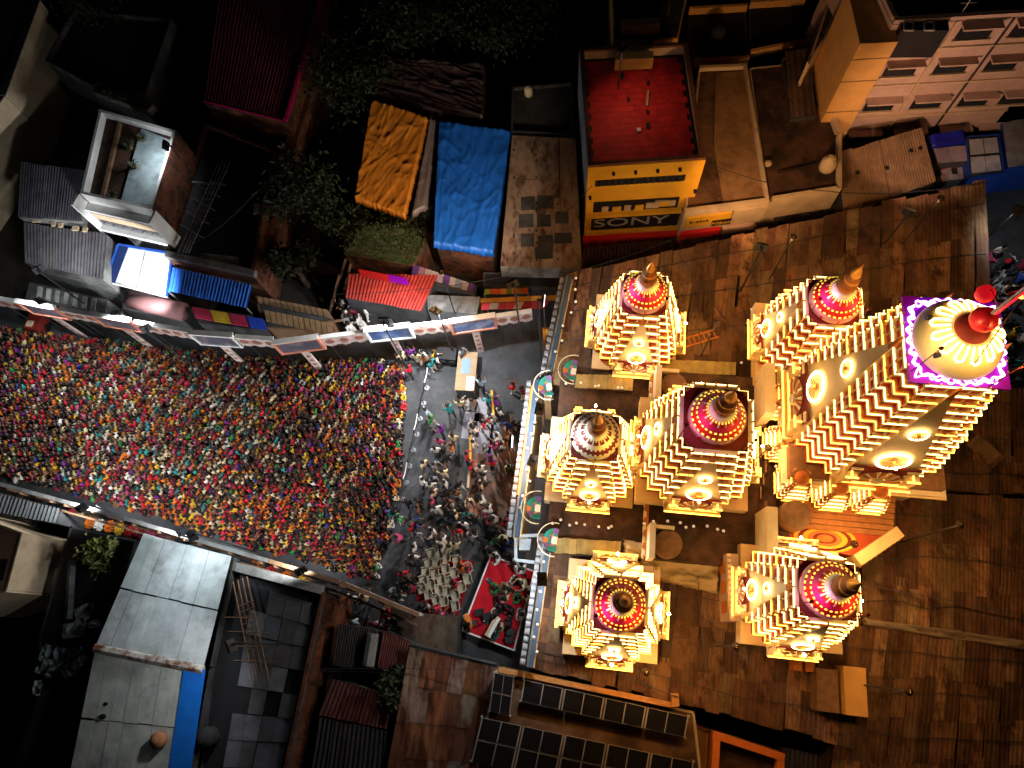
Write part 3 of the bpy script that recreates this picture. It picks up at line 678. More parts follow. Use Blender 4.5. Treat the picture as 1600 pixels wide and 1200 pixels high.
for p in (C, D): put('post', MB().tube((p.x, p.y, 0), p, .05).mesh('post', M_DGREY), t)
# building behind SONY
pts = P3([(955, -40), (1080, -40), (1060, 60), (960, 66)], 6.0); c = cen(pts)
r = thing('house', 'orange plastered house with stepped roof boxes behind the red tiled roof', 'house', c - Vector((0, 0, 6)))
walls(r, pts, 6, m=M_ORANGEW, top=M_DCONC)
for (x, y, w_, h_) in ((1000, 42, 2.3, .5), (990, 78, 1.4, .6)): put('roof_box', MB().box(tuple(W(x, y, 6.3)), (w_, h_, .8)).mesh('roof_box', M_ORANGEW), r)
put('door', MB().box(tuple(W(1012, 76, 6.3)), (.6, .64, .7)).mesh('door', M_BLACK), r)
# dark yard blocks behind
for lab, cs, z in (('low black roofed block behind the worn tan roof', [(1075, 20), (1165, 15), (1168, 100), (1085, 104)], 3.6), ('low dark block with brick edges behind the rough brown roof', [(1170, 10), (1255, 5), (1262, 72), (1172, 90)], 3.4)):
    pts = P3(cs, z); r = thing('outbuilding', lab, 'outbuilding', cen(pts) - Vector((0, 0, z))); walls(r, pts, z, m=M_DCONC, top=M_BLACK); parapet(r, pts, z, .5, .2, M_ORANGEW, skip=(1, 3))

# ================================================================== tall apartment block, top corner
BZ = 10.5
ptsA = P3([(1325, -110), (1640, -150), (1700, 20), (1395, 38)], BZ); c = cen(ptsA)
r = thing('apartment_block', 'tall pink and cream apartment block with dark window openings', 'building', c - Vector((0, 0, BZ)))
f = Face(ptsA[3], ptsA[2], c); g = Face(ptsA[0], ptsA[3], c); L = f.L
walls(r, ptsA, BZ-.05, m=M_PINKW, top=M_BLACK); parapet(r, ptsA, BZ, .25, .25, M_PINKW)
f.put('bay_block', r, M_ORANGEW, -1.6, 0.3, 0, BZ-.4, -3, .75)
for k, zz in enumerate((2.6, 5.0, 7.4, 9.0)): f.put('joint_line', r, M_WOOD, -1.61, .31, zz, zz+.06, .7, .77)
for zz in (.9, 3.5, 6.1, 8.7): f.put('string_course', r, M_CREAM, .35, L, zz, zz+.1, 0, .1)
for k, (u, w_) in enumerate(((.9, 1.7), (3.6, 1.7), (6.3, 1.6), (8.6, 1.6))):
    for j, zz in enumerate((1.3, 4.1, 6.9, 9.3)):
        if j == 3 and k in (0, 3): continue
        f.put('window', r, M_BLACK, u, u+w_, zz, zz+.95, .02, .06)
        f.put('window_pane', r, M_GLASS, u+.1, u+w_*.5, zz+.08, zz+.85, .06, .09); f.put('window_pane', r, M_GLASS, u+w_*.53, u+w_-.1, zz+.08, zz+.85, .06, .09)
        f.put('sunshade', r, M_PINKW, u-.15, u+w_+.15, zz+1.0, zz+1.1, 0, .55)
        f.put('sill', r, M_CREAM, u-.1, u+w_+.1, zz-.12, zz-.02, 0, .16)
f.put('drainpipe', r, M_CREAM, 3.1, 3.2, 0, BZ, 0, .12); f.put('drainpipe', r, M_DGREY, 5.9, 5.98, 0, BZ, 0, .1)
q = P3([(1398, 28), (1470, 25), (1474, 62), (1400, 62)], 10.0)
put('roof_cabin', MB().prism([(p.x, p.y) for p in q], 8.8, 10.6).mesh('roof_cabin', M_BLACK), r)
for (x, y) in ((1420, 40), (1452, 40)): put('skylight', MB().path([W(x-7, y-6, 10.66), W(x+7, y-6, 10.66), W(x+7, y+7, 10.66), W(x-7, y+7, 10.66), W(x-7, y-6, 10.66)], .06, 4).mesh('skylight', M_ALU), r)
pts = P3([(1290, 60), (1335, -60), (1318, -70), (1262, 100)], 6.5)
r = thing('house', 'narrow tan house beside the apartment block', 'house', cen(pts) - Vector((0, 0, 6.5))); walls(r, pts, 6.5, m=M_CREAM, top=M_DCONC)
# corrugated brown roof, blue tarps and white panels
A, B, C, D = W(1308, 240, 4.0), W(1440, 198, 4.0), W(1462, 282, 3.5), W(1318, 338, 3.5)
r = thing('shed', 'shed with a large plain tan corrugated roof', 'shed', (*cen((A, B, C, D)).to_2d(), 0)); walls(r, [A, B, C, D], 3.45, m=M_DCONC)
sheets(r, A, B, C, D, 6, 1, [(0.24, 0.15, 0.085)], ridges=6, amp=.025, vary=.06)
for (x, y) in ((1340, 270), (1386, 263), (1423, 236), (1438, 232)): put('roof_hole', MB().lathe([(.12, 0), (.1, .06)], 8, 0, Matrix.Translation(W(x, y, 3.9))).mesh('roof_hole', M_BLACK), r)
tarp('blue_tarpaulin', 'small deep blue tarpaulin by the tan corrugated shed', [(1452, 207), (1510, 199), (1513, 220), (1455, 230)], (3.2, 3.2, 3.0, 3.0), (0.015, 0.02, 0.4), nx=12, ny=8, amp=.03, seed=12)
r = shop('stall with a lilac sheet roof beside the tan shed', [(1458, 232), (1508, 228), (1512, 252), (1466, 255)], 2.8, M_DCONC, [(0.35, 0.28, 0.36)], 2)
r = shop('stall full of red and white goods under torn sheets', [(1466, 256), (1512, 252), (1514, 278), (1472, 284)], 2.2, M_DCONC, [(0.4, 0.3, 0.3), (0.3, 0.03, 0.04), (0.02, 0.02, 0.02), (0.35, 0.32, 0.3)], 5, rows=3)
r = shop('stall with four pale grey square roof panels in a blue frame', [(1508, 212), (1562, 208), (1572, 270), (1516, 278)], 2.9, mat('blue_frame', (0.015, 0.06, 0.35), .6, .2, 2, .05))
pts = P3([(1514, 218), (1558, 215), (1566, 270), (1518, 275)], 2.95); sheets(r, *pts, 2, 2, [(0.42, 0.42, 0.47)], ridges=0, vary=.04, overlap=-.12, jitter=0, name='roof_panel')
r = shop('stall with grey crumpled sheet roof and blue yellow edge', [(1565, 192), (1640, 180), (1645, 255), (1575, 262)], 2.6, mat('blue_frame', (0, 0, 0)), [(0.22, 0.22, 0.23)], 5, rows=3)

# ================================================================== BUILDINGS, south side
A, B, C, D = W(225, 834, 4.4), W(362, 870, 4.4), W(318, 1046, 4.9), W(150, 1012, 4.9)
r = thing('market_hall', 'hall with pale blue grey metal roof, rusty ridge and blue edge', 'building', (*cen((A, B, C, D)).to_2d(), 0))
E_, F_ = W(292, 1240, 4.3), W(104, 1240, 4.3)
walls(r, [A, B, C, E_, F_, D], 4.1, m=M_DCONC)
M_HALL = mat('hall_sheet', (1, 1, 1), .7, .35, 1.3, .12, src='obj', c2=(0.3, 0.31, 0.29), thr=.6)
sheets(r, A, B, C, D, 8, 2, [(0.5, 0.54, 0.54)], M_HALL, ridges=0, vary=.06, overlap=-.02, jitter=0.01)
sheets(r, D, C, E_, F_, 8, 2, [(0.5, 0.51, 0.46)], M_HALL, ridges=0, vary=.06, overlap=-.02, jitter=0.01)
put('ridge_cap', MB().tube(D + Vector((0, 0, .05)), C + Vector((0, 0, .05)), .2, n=6).mesh('ridge_cap', mat('ridge_rust', (0.45, 0.42, 0.38), .8, .3, 3, .3, c2=(0.13, 0.04, 0.015), thr=.5)), r)
put('blue_edge', MB().add([C + Vector((-.9, .1, .12)), C + Vector((.15, 0, .1)), E_ + Vector((.1, 0, .12)), E_ + Vector((-.95, 0, .12))], [(0, 3, 2, 1)]).mesh('blue_edge', mat('blue_plastic', (0.01, 0.15, 0.6), .5, .2, 2, .1)), r)
for (x, y) in ((165, 1100), (160, 1120), (150, 1075), (258, 1050)): put('roof_stain', MB().lathe([(random.uniform(.06, .22), 0), (.05, .02)], 9, 0, Matrix.Translation(W(x, y, 4.75)) @ Matrix.Diagonal((1, .7, 1, 1))).mesh('roof_stain', M_BLACK), r)
pts = P3([(352, 876), (505, 918), (502, 945), (440, 1230), (310, 1230)], 3.7); c = cen(pts)
r = thing('shop_building', 'dark flat roofed shop building with cracked slabs and red side wall', 'shop building', c - Vector((0, 0, 3.7)))
walls(r, pts, 3.7, m=M_DCONC, top=M_BLACK)
q = P3([(398, 915), (500, 945), (478, 1060), (440, 1200), (350, 1200), (372, 1050)], 3.7)
sheets(r, q[0] + Vector((0, 0, .02)), q[1] + Vector((0, 0, .02)), q[3] + Vector((0, 0, .02)), q[4] + Vector((0, 0, .02)), 4, 7, [(0.10, 0.105, 0.115), (0.075, 0.075, 0.08), (0.13, 0.135, 0.15)], ridges=0, vary=.2, name='roof_slab', skip=.12, overlap=-.03)
put('parapet', MB().tube(W(355, 882, 3.85), W(505, 922, 3.85), .3, n=4).mesh('parapet', M_CONC), r)
put('coping', MB().tube(W(506, 925, 3.9), W(440, 1230, 3.9), .12, n=4).mesh('coping', M_LATER), r)
pts = P3([(508, 925), (528, 930), (462, 1230), (446, 1230)], 3.0); t = thing('side_wall', 'rusty red brick lane wall beside the dark flat roof', 'wall', (*cen(pts).to_2d(), 0)); put('coursing', MB().prism([(p.x, p.y) for p in pts], 0, 3.0).mesh('coursing', mat('rust_brick', (0.3, 0.09, 0.03), .9, .5, 3, .5, c2=(0.1, 0.04, 0.02))), t)
# junk yard roof
pts = P3([(110, 822), (205, 842), (145, 1010), (70, 1080), (60, 1000)], 3.0); c = cen(pts)
r = thing('yard_roof', 'dark tarred yard roof strewn with scrap beside the pale hall', 'roof', c - Vector((0, 0, 3))); walls(r, pts, 3.0, m=M_DCONC, top=M_BLACK)
put('drain_gully', MB().tube(W(113, 875, 3.1), W(108, 968, 3.1), .2, n=5).mesh('drain_gully', M_CONC), r)
for (x, y, s, a) in ((135, 955, 1.0, .4), (128, 972, .9, 1.0), (118, 985, 1.2, .1), (120, 1018, .7, .5), (128, 1035, .8, .8), (95, 1030, 1.1, 1.4), (70, 1040, .8, 1.2), (85, 1050, .7, .3), (108, 1045, .9, 2.2), (62, 1075, .7, 1.7), (75, 1020, .8, 1.3), (150, 975, .6, .3)):
    p = W(x, y, 3.02); t = thing('scrap_sheet', 'crumpled pale sheet of scrap lying on the tarred roof', 'scrap', p, a, 'scrap on the yard roof')
    mb = MB(); n_ = 4
    mb.add([((i/n_-.5)*s, (j/n_-.5)*s*.6, .06+random.uniform(0, .25)) for j in range(n_+1) for i in range(n_+1)], [(j*(n_+1)+i, j*(n_+1)+i+1, (j+1)*(n_+1)+i+1, (j+1)*(n_+1)+i) for j in range(n_) for i in range(n_)])
    put('sheet', mb.mesh('sheet', mat('scrap', (0.3, 0.31, 0.31), .7, .4, 2, .2)), t, world_space=False)
    put('batten', MB().box((0, 0, .06), (s*.9, .08, .1)).mesh('batten', M_CONC), t, world_space=False)
pts = P3([(-80, 790), (35, 832), (10, 925), (-80, 960)], 5.2); r = thing('house', 'tan plastered house corner below the street with dark slit window', 'house', cen(pts) - Vector((0, 0, 5.2))); walls(r, pts, 5.2, m=M_CREAM, top=mat('tan_roof', (0.35, 0.2, 0.11), .8, .25, 1, .1)); put('roof_slit', MB().box(tuple(W(5, 890, 5.2)), (.25, 1.0, .05)).mesh('roof_slit', M_BLACK), r)
for lab, cs, co in (('long grey sheet shop roof below the street, by the tan house', [(0, 772), (95, 795), (88, 818), (-10, 800)], (0.11, 0.12, 0.13)), ('dark maroon tin roof between the lane wall and the rusty roof', [(520, 1062), (618, 1088), (606, 1140), (498, 1118)], (0.12, 0.035, 0.03)), ('black sheet roof under the dark maroon tin roof', [(498, 1120), (606, 1142), (600, 1230), (480, 1230)], (0.03, 0.03, 0.033)), ('small dark red tin roof above the dark maroon one', [(600, 985), (660, 1010), (640, 1060), (590, 1040)], (0.12, 0.03, 0.025)), ('black tin shop roof beside the street end', [(530, 975), (590, 985), (580, 1045), (520, 1040)], (0.03, 0.025, 0.025))):
    pts = P3(cs, 3.4); r = thing('shop', lab, 'shop', cen(pts) - Vector((0, 0, 3.4))); walls(r, pts, 3.3, m=M_DCONC); sheets(r, *pts, 4, 1, [co], ridges=4, vary=.15)
put('drain_gully', MB().tube(W(583, 990, 3.6), W(575, 1040, 3.5), .3, n=8).mesh('drain_gully', M_CONC), r)
# rust roof
A, B, C, D = W(640, 1010, 3.9), W(778, 1042, 3.9), W(738, 1240, 3.6), W(598, 1240, 3.6)
r = thing('shop', 'shop under a patched orange rust tin roof', 'shop', (*cen((A, B, C, D)).to_2d(), 0)); walls(r, [A, B, C, D], 3.55, m=M_DCONC)
sheets(r, A, B, C, D, 6, 4, [(0.22, 0.08, 0.035), (0.27, 0.11, 0.05), (0.16, 0.06, 0.03), (0.24, 0.18, 0.14)], M_RUST, ridges=2, amp=.012, vary=.35)
put('eave_pipe', MB().tube(A + Vector((0, .1, .1)), B + Vector((0, .1, .1)), .08).mesh('eave_pipe', M_DGREY), r)
A, B, C, D = W(610, 950, 2.6), W(715, 965, 2.6), W(712, 1025, 2.4), W(635, 1005, 2.4)
r = thing('shed', 'low brown timber shed roof at the end of the chair rows', 'shed', (*cen((A, B, C, D)).to_2d(), 0)); walls(r, [A, B, C, D], 2.35, m=M_DCONC); sheets(r, A, B, C, D, 5, 1, [(0.09, 0.065, 0.045)], M_WEATH, ridges=0, vary=.25)
# solar roof
SP = 4.9
pts = P3([(775, 1046), (1085, 1112), (1100, 1240), (735, 1240)], SP); r = thing('solar_building', 'flat roofed building carrying rows of black solar panels', 'building', cen(pts) - Vector((0, 0, SP)))
walls(r, pts, SP, m=M_CREAM, top=M_BROWNROOF)
put('coping', MB().tube(W(780, 1046, SP+.2), W(1058, 1103, SP+.2), .16, n=4).mesh('coping', mat('ochre_coping', (0.5, 0.24, 0.08), .8, .4, 3, .2)), r)
put('coping_block', MB().box(tuple(W(1054, 1093, SP+.3)), (.3, .5, .6)).mesh('coping_block', MATS['ochre_coping']), r)
def panels(A, B, C, D, cols, rows, label):
    t = thing('solar_array', label, 'solar panels', (*cen((A, B, C, D)).to_2d(), SP))
    bl = lambda u, v: (A*(1-u)+B*u)*(1-v) + (D*(1-u)+C*u)*v
    up = Vector((0, 0, 1))
    for i in range(cols):
        for j in range(rows):
            e = .02
            p = [bl((i+e)/cols, (j+e)/rows), bl((i+1-e)/cols, (j+e)/rows), bl((i+1-e)/cols, (j+1-e)/rows), bl((i+e)/cols, (j+1-e)/rows)]; c_ = cen(p)
            o = put('frame', MB().prism([(q.x, q.y) for q in p], c_.z, c_.z+.05).mesh('frame', M_ALU), t)
            for half in (0, 1):
                k = [p[0].lerp(p[1], .5*half+.012), p[0].lerp(p[1], .5*half+.488), p[3].lerp(p[2], .5*half+.488), p[3].lerp(p[2], .5*half+.012)]
                k = [q.lerp(c_, .035) for q in k]
                put('cell_panel', MB().prism([(q.x, q.y) for q in k], c_.z+.04, c_.z+.058).mesh('cell_panel', M_SOLAR), o)
    for q in (A, B, C, D): put('rack_leg', MB().tube((q.x, q.y, SP-.02), (q.x, q.y, q.z), .04).mesh('rack_leg', M_ALU), t)
panels(W(818, 1061, SP+.4), W(1077, 1119, SP+.4), W(1071, 1153, SP+.4), W(812, 1096, SP+.4), 4, 1, 'single row of four solar panels behind the ochre coping')
panels(W(772, 1050, SP+.25), W(804, 1057, SP+.25), W(797, 1119, SP+.25), W(764, 1112, SP+.25), 1, 2, 'narrow stack of two solar panels at the roof corner')
panels(W(752, 1120, SP+.3), W(1085, 1190, SP+.3), W(1075, 1262, SP+.3), W(735, 1190, SP+.3), 5, 2, 'large lower block of solar panels over the brown roof')
# orange lit unit, blue roof
pts = P3([(1112, 1140), (1222, 1176), (1215, 1250), (1105, 1250)], 4.0); r = thing('house', 'small house with bright orange roof edge beside the solar roof', 'house', cen(pts) - Vector((0, 0, 4))); walls(r, pts, 4, m=M_ORANGEW, top=M_DBROWN); parapet(r, pts, 4, .5, .3, mat('orange_edge', (0.75, 0.2, 0.04), .7, .2, 2, .1))
pts = P3([(1082, 1130), (1108, 1140), (1100, 1250), (1075, 1250)], 3.6); r = thing('house', 'narrow ochre block between the solar roof and the orange edged house', 'house', cen(pts) - Vector((0, 0, 3.6))); walls(r, pts, 3.6, m=M_ORANGEW, top=mat('ochre_roof', (0.4, 0.22, 0.07), .8, .4, 1.5, .2))
pts = P3([(1224, 1168), (1340, 1190), (1335, 1250), (1220, 1250)], 3.6); r = thing('shed', 'dark blue grey shed roof beside the orange edged house', 'shed', cen(pts) - Vector((0, 0, 3.6))); walls(r, pts, 3.5, m=M_DCONC); sheets(r, *pts, 4, 1, [(0.06, 0.06, 0.09)], ridges=4, vary=.2)
# ================================================================== TEMPLE
TA = R(-6)
def T(u, v, z=0.0): return Vector((u*math.cos(TA) - v*math.sin(TA), u*math.sin(TA) + v*math.cos(TA), z))
def rect(u0, u1, v0, v1): return [(p.x, p.y) for p in (T(u0, v0), T(u1, v0), T(u1, v1), T(u0, v1))]
def tbox(name, root, m, u0, u1, v0, v1, z0, z1, color=None): return put(name, MB().prism(rect(u0, u1, v0, v1), z0, z1).mesh(name, m), root, color)

# --- tin sheds all round the temple
BRN = [(0.18, 0.088, 0.04), (0.23, 0.12, 0.06), (0.10, 0.048, 0.024), (0.215, 0.125, 0.068), (0.14, 0.068, 0.034), (0.17, 0.10, 0.055), (0.09, 0.046, 0.026), (0.16, 0.085, 0.042)]
def shed(label, cs, z, cols, rows, zw, skip=0.0):
    A, B, C, D = [W(x, y, zz) for (x, y), zz in zip(cs, z)]
    r = thing('tin_shed', label, 'shed', (*cen((A, B, C, D)).to_2d(), 0))
    put('frame', MB().prism([(p.x, p.y) for p in (A, B, C, D)], 0, zw).mesh('frame', M_DBROWN), r)
    sheets(r, A, B, C, D, cols, rows, BRN, M_WEATH, ridges=3, amp=.009, vary=.3, jitter=.06, overlap=.14, rot=.02)
    # battens and tie wires over the sheets
    for k in range(rows):
        v = (k+.5)/rows
        p, q = A.lerp(D, v), B.lerp(C, v)
        put('tie_rod', MB().path([p.lerp(q, t/6) + Vector((random.uniform(-.1, .1), random.uniform(-.15, .15), .10)) for t in range(7)], .022, 4).mesh('tie_rod', M_DGREY), r)
    return r, (A, B, C, D)
rN, _ = shed('broad brown tin shed roof between the temple and the low shops', [(886, 428), (1540, 283), (1542, 610), (862, 600)], (5.2, 5.2, 5.5, 5.5), 36, 4, 5.05)
rE, _ = shed('brown tin shed roof beneath the tall temple tower beside the lane', [(1345, 605), (1660, 605), (1660, 775), (1345, 760)], (5.4, 5.4, 5.0, 5.0), 16, 3, 4.8)
rM, _ = shed('brown tin shed roof ending at a ridge covered with pale cloth', [(1345, 765), (1660, 780), (1650, 1012), (1345, 972)], (5.0, 5.0, 5.5, 5.5), 17, 3, 4.8)
rB, _ = shed('lowest brown tin shed roof below the pale ridge cloth', [(1328, 974), (1650, 1016), (1640, 1250), (1290, 1250)], (5.5, 5.5, 4.7, 4.7), 16, 4, 4.6)
rS, _ = shed('brown tin shed roof around the temple tower next to the red stage', [(852, 842), (1345, 845), (1330, 1165), (828, 1042)], (5.4, 5.4, 5.0, 5.0), 25, 4, 4.85)
tarp('ridge_cloth', 'long pale crumpled cloth laid along the tin ridge', [(1350, 966), (1640, 1006), (1640, 1022), (1350, 978)], (5.7, 5.7, 5.55, 5.55), (0.26, 0.2, 0.14), nx=40, ny=6, amp=.09, freq=14, fold_dir=(1, 0), seed=21, sides=.15, cat='cloth')
t = thing('loose_sheet', 'loose pale sheet lying askew on the tin roof behind the tower', 'sheet', W(1537, 705, 5.4), R(-50)); put('panel', MB().box((0, 0, .12), (1.5, .8, .05)).mesh('panel', M_RUST), t, (0.28, 0.18, 0.09), world_space=False); put('edge_batten', MB().box((0, .36, .17), (1.5, .08, .06)).mesh('edge_batten', M_WOOD), t, world_space=False)
t = thing('ladder', 'short wooden ladder lying on the tin roof between two temple towers', 'ladder', W(1092, 530, 5.6), R(17))
for s in (-.22, .22): put('rail', MB().box((0, s, .08), (1.9, .07, .07)).mesh('rail', M_TORANGE), t, world_space=False)
for k in range(7): put('rung', MB().box((-.8+k*.27, 0, .09), (.05, .44, .05)).mesh('rung', M_TORANGE), t, world_space=False)
for (x, y) in ((1000, 950), (1060, 925), (1140, 960), (1010, 1000), (1090, 1000), (1230, 1080), (1330, 1080)):
    t = W(x, y, 5.35)
tarp('cream_tarpaulin', 'crumpled cream tarpaulin over the roof strip between two temple towers', [(975, 843), (1125, 868), (1122, 928), (975, 893)], (5.9, 5.9, 5.6, 5.6), (0.5, 0.37, 0.19), nx=44, ny=20, amp=.14, freq=7, fold_dir=(1, .8), seed=22, sides=.2)
for lab, cs, z in (('ribbed cream ridge strip beside the peacock ornament, upper side', [(900, 585), (990, 587), (988, 610), (898, 606)], 6.0), ('ribbed cream ridge strip beside the upper pair of towers', [(1035, 562), (1150, 566), (1150, 586), (1035, 582)], 6.0), ('ribbed cream ridge strip beside the lower peacock ornament', [(868, 840), (970, 846), (968, 868), (866, 864)], 6.0)):
    pts = pxpoly(cs, z); r = thing('ridge_strip', lab, 'roof strip', (*cen(pts).to_2d(), 5.2)); put('body', MB().prism([(p.x, p.y) for p in pts], 5.2, z-.05).mesh('body', M_DBROWN), r); sheets(r, *pts, 9, 1, [(0.38, 0.28, 0.1)], ridges=1, amp=.03, vary=.12, name='ridge_tile')

# --- temple halls (blocks under the towers)
hall = thing('temple_hall', 'brown flat roofed temple hall carrying the gate side towers', 'temple', T(1, 8.5, 0))
tbox('roof_slab', hall, M_DBROWN, -1.0, 3.4, 3.9, 13.2, 0, 5.75)
mand = thing('temple_hall', 'raised temple hall with scalloped edge carrying the broad open tower', 'temple', T(5.3, 8.6, 0))
tbox('roof_slab', mand, M_DBROWN, 3.42, 8.4, 4.0, 13.0, 0, 6.6)
for k in range(16):
    v = 4.2 + k*.57
    put('scallop', MB().lathe([(.26, -.05), (.26, .05)], 12, 0, Matrix.Translation(T(3.40, v, 6.5)) @ Matrix.Rotation(TA, 4, 'Z') @ Matrix.Rotation(R(90), 4, 'Y')).mesh('scallop', M_TWHITE), mand)
tbox('cornice', mand, M_TORANGE, 3.36, 3.55, 4.0, 13.0, 6.6, 6.72)
for v in (4.6, 12.0):
    tbox('niche_wall', mand, M_TWHITE, 3.5, 3.75, v-.75, v+.75, 6.6, 8.0)
    tbox('niche_wall', mand, M_TWHITE, 3.76, 4.6, v+.6, v+.75, 6.6, 7.6)
    put('niche_drum', MB().lathe([(.6, 0), (.62, .5), (.58, .9)], 20, 0, Matrix.Translation(T(4.4, v, 6.6))).mesh('niche_drum', M_WOOD, True), mand)
for k in range(10):
    tbox('railing_bar', mand, M_WOOD, 8.45+.12*(k % 3), 8.52+.12*(k % 3), 5.2+k*.62, 5.75+k*.62, 6.7, 6.95)
tbox('gutter_block', mand, M_DBROWN, 8.42, 9.3, 4.2, 13.4, 0, 6.4)
for v0, v1 in ((10.6, 13.0), (4.0, 6.4)):
    put('white_fin', MB().prism(rect(8.3, 8.75, v0, v1), 6.4, 8.6).mesh('white_fin', M_TWHITE), mand)
tbox('white_cornice', mand, M_TWHITE, 7.9, 9.0, 3.2, 3.95, 4.5, 6.9)
for k in range(7): tbox('dentil', mand, M_TORANGE, 8.0+k*.14, 8.07+k*.14, 3.1, 3.2, 6.2, 6.6)
# main block
MU, MV = 12.45, 10.95
ped = thing('temple_pedestal', 'tall cream pedestal block with flared cornice under the largest tower', 'temple', T(MU, MV, 0))
def sq(h): return rect(MU-h, MU+h, MV-h, MV+h)
put('block', MB().prism(sq(3.0), 0, 7.4).mesh('block', M_TCREAM), ped)
put('cornice', MB().prism(sq(3.05), 7.4, 8.1, poly1=sq(3.5)).mesh('cornice', M_TCREAM), ped)
put('cornice', MB().prism(sq(3.4), 8.1, 8.3).mesh('cornice', M_TWHITE), ped)
put('band', MB().prism(sq(3.2), 8.3, 8.7).mesh('band', M_WOOD), ped)
porch = thing('temple_porch', 'brown plank roofed porch in front of the tall pedestal', 'temple', T(10.2, 8.2, 0))
tbox('deck', porch, M_DBROWN, 9.32, 9.75, 5.2, 14.0, 0, 6.8)
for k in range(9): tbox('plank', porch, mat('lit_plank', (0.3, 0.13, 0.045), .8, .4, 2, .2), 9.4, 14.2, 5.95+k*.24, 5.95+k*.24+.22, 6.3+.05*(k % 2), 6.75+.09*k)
tbox('under_block', porch, M_DBROWN, 9.4, 14.2, 5.9, 8.14, 0, 6.28)
put('drum', MB().lathe([(.65, 0), (.68, .6), (.6, 1.1)], 20, 0, Matrix.Translation(T(9.75, 6.3, 6.9))).mesh('drum', M_WOOD, True), porch)
put('drum', MB().lathe([(.6, 0), (.62, .5), (.55, .9)], 20, 0, Matrix.Translation(T(9.6, 13.0, 6.8))).mesh('drum', M_WOOD, True), porch)
# small lit shrine roofs (toranas) on the porch
def notched(w): 
    q = [(1, .62), (.86, .62), (.86, .86), (.62, .86), (.62, 1)]
    out = []
    for k in range(4):
        c_, s_ = (1, 0, -1, 0)[k], (0, 1, 0, -1)[k]
        out += [(w*(x*c_ - y*s_), w*(x*s_ + y*c_)) for x, y in q]
    return out
def ring(mb, w0, w1, z0, z1, mi=0):
    a, b = notched(w0), notched(w1); n = len(a); o = len(mb.v)
    mb.v += [(x, y, z0) for x, y in a] + [(x, y, z1) for x, y in a] + [(x, y, z1) for x, y in b]
    for i in range(n):
        j = (i+1) % n
        mb.f.append([o+i, o+j, o+n+j, o+n+i]); mb.m.append(mi); mb.f.append([o+n+i, o+n+j, o+2*n+j, o+2*n+i]); mb.m.append(mi)
MESH = {}
def cached(key, fn):
    if key not in MESH: MESH[key] = fn()
    return MESH[key]
def tiers(root, key, hwb, hwt, h, n, power=1.12, led=True):
    """stepped body: pale slabs on maroon risers, every slab edged with a light rope"""
    dz = h/n
    prof = lambda t: hwb + (hwt-hwb)*t**power
    for k in range(n):
        w = prof(k/n); z = k*dz
        def mk():
            mb = MB(); mb.prism(notched(w-.04), z, z+dz*.58, 0, top=False); mb.prism(notched(w), z+dz*.58, z+dz, 1)
            nn = max(3, int(w*3.2))
            for s_ in range(4):
                Mz = Matrix.Rotation(s_*math.pi/2, 4, 'Z')
                for i in range(nn+1):
                    y = -.6*w + 1.2*w*i/nn
                    if abs(y) < w*.24: continue
                    mb.box((w-.035, y, z+dz+.07), (.09, .11, .14), 1 if i % 2 else 2, Mz, .5)
                for y in (-.76*w, .76*w):
                    mb.box((.8*w, y, z+dz+.09), (.13, .13, .18), 2, Mz, .35)
                for i in range(nn+1):
                    y = -.58*w + 1.16*w*i/nn
                    mb.box((w-.03, y, z+dz*.28), (.05, .07, dz*.5), 1, Mz)
            return mb.mesh('tier', [M_RISER, M_TWHITE if k % 3 else M_TCREAM, M_TORANGE])
        o = put('tier', cached((key, 't', k), mk), root, world_space=False)
        if led:
            def mk2():
                mb = MB(); ring(mb, w+.03, w-.012, z+dz*.96, z+dz*.96+.045); return mb.mesh('light_rope', E_LEDW if k % 4 else E_LED)
            put('light_rope', cached((key, 'l', k), mk2), o, world_space=False)
    return prof
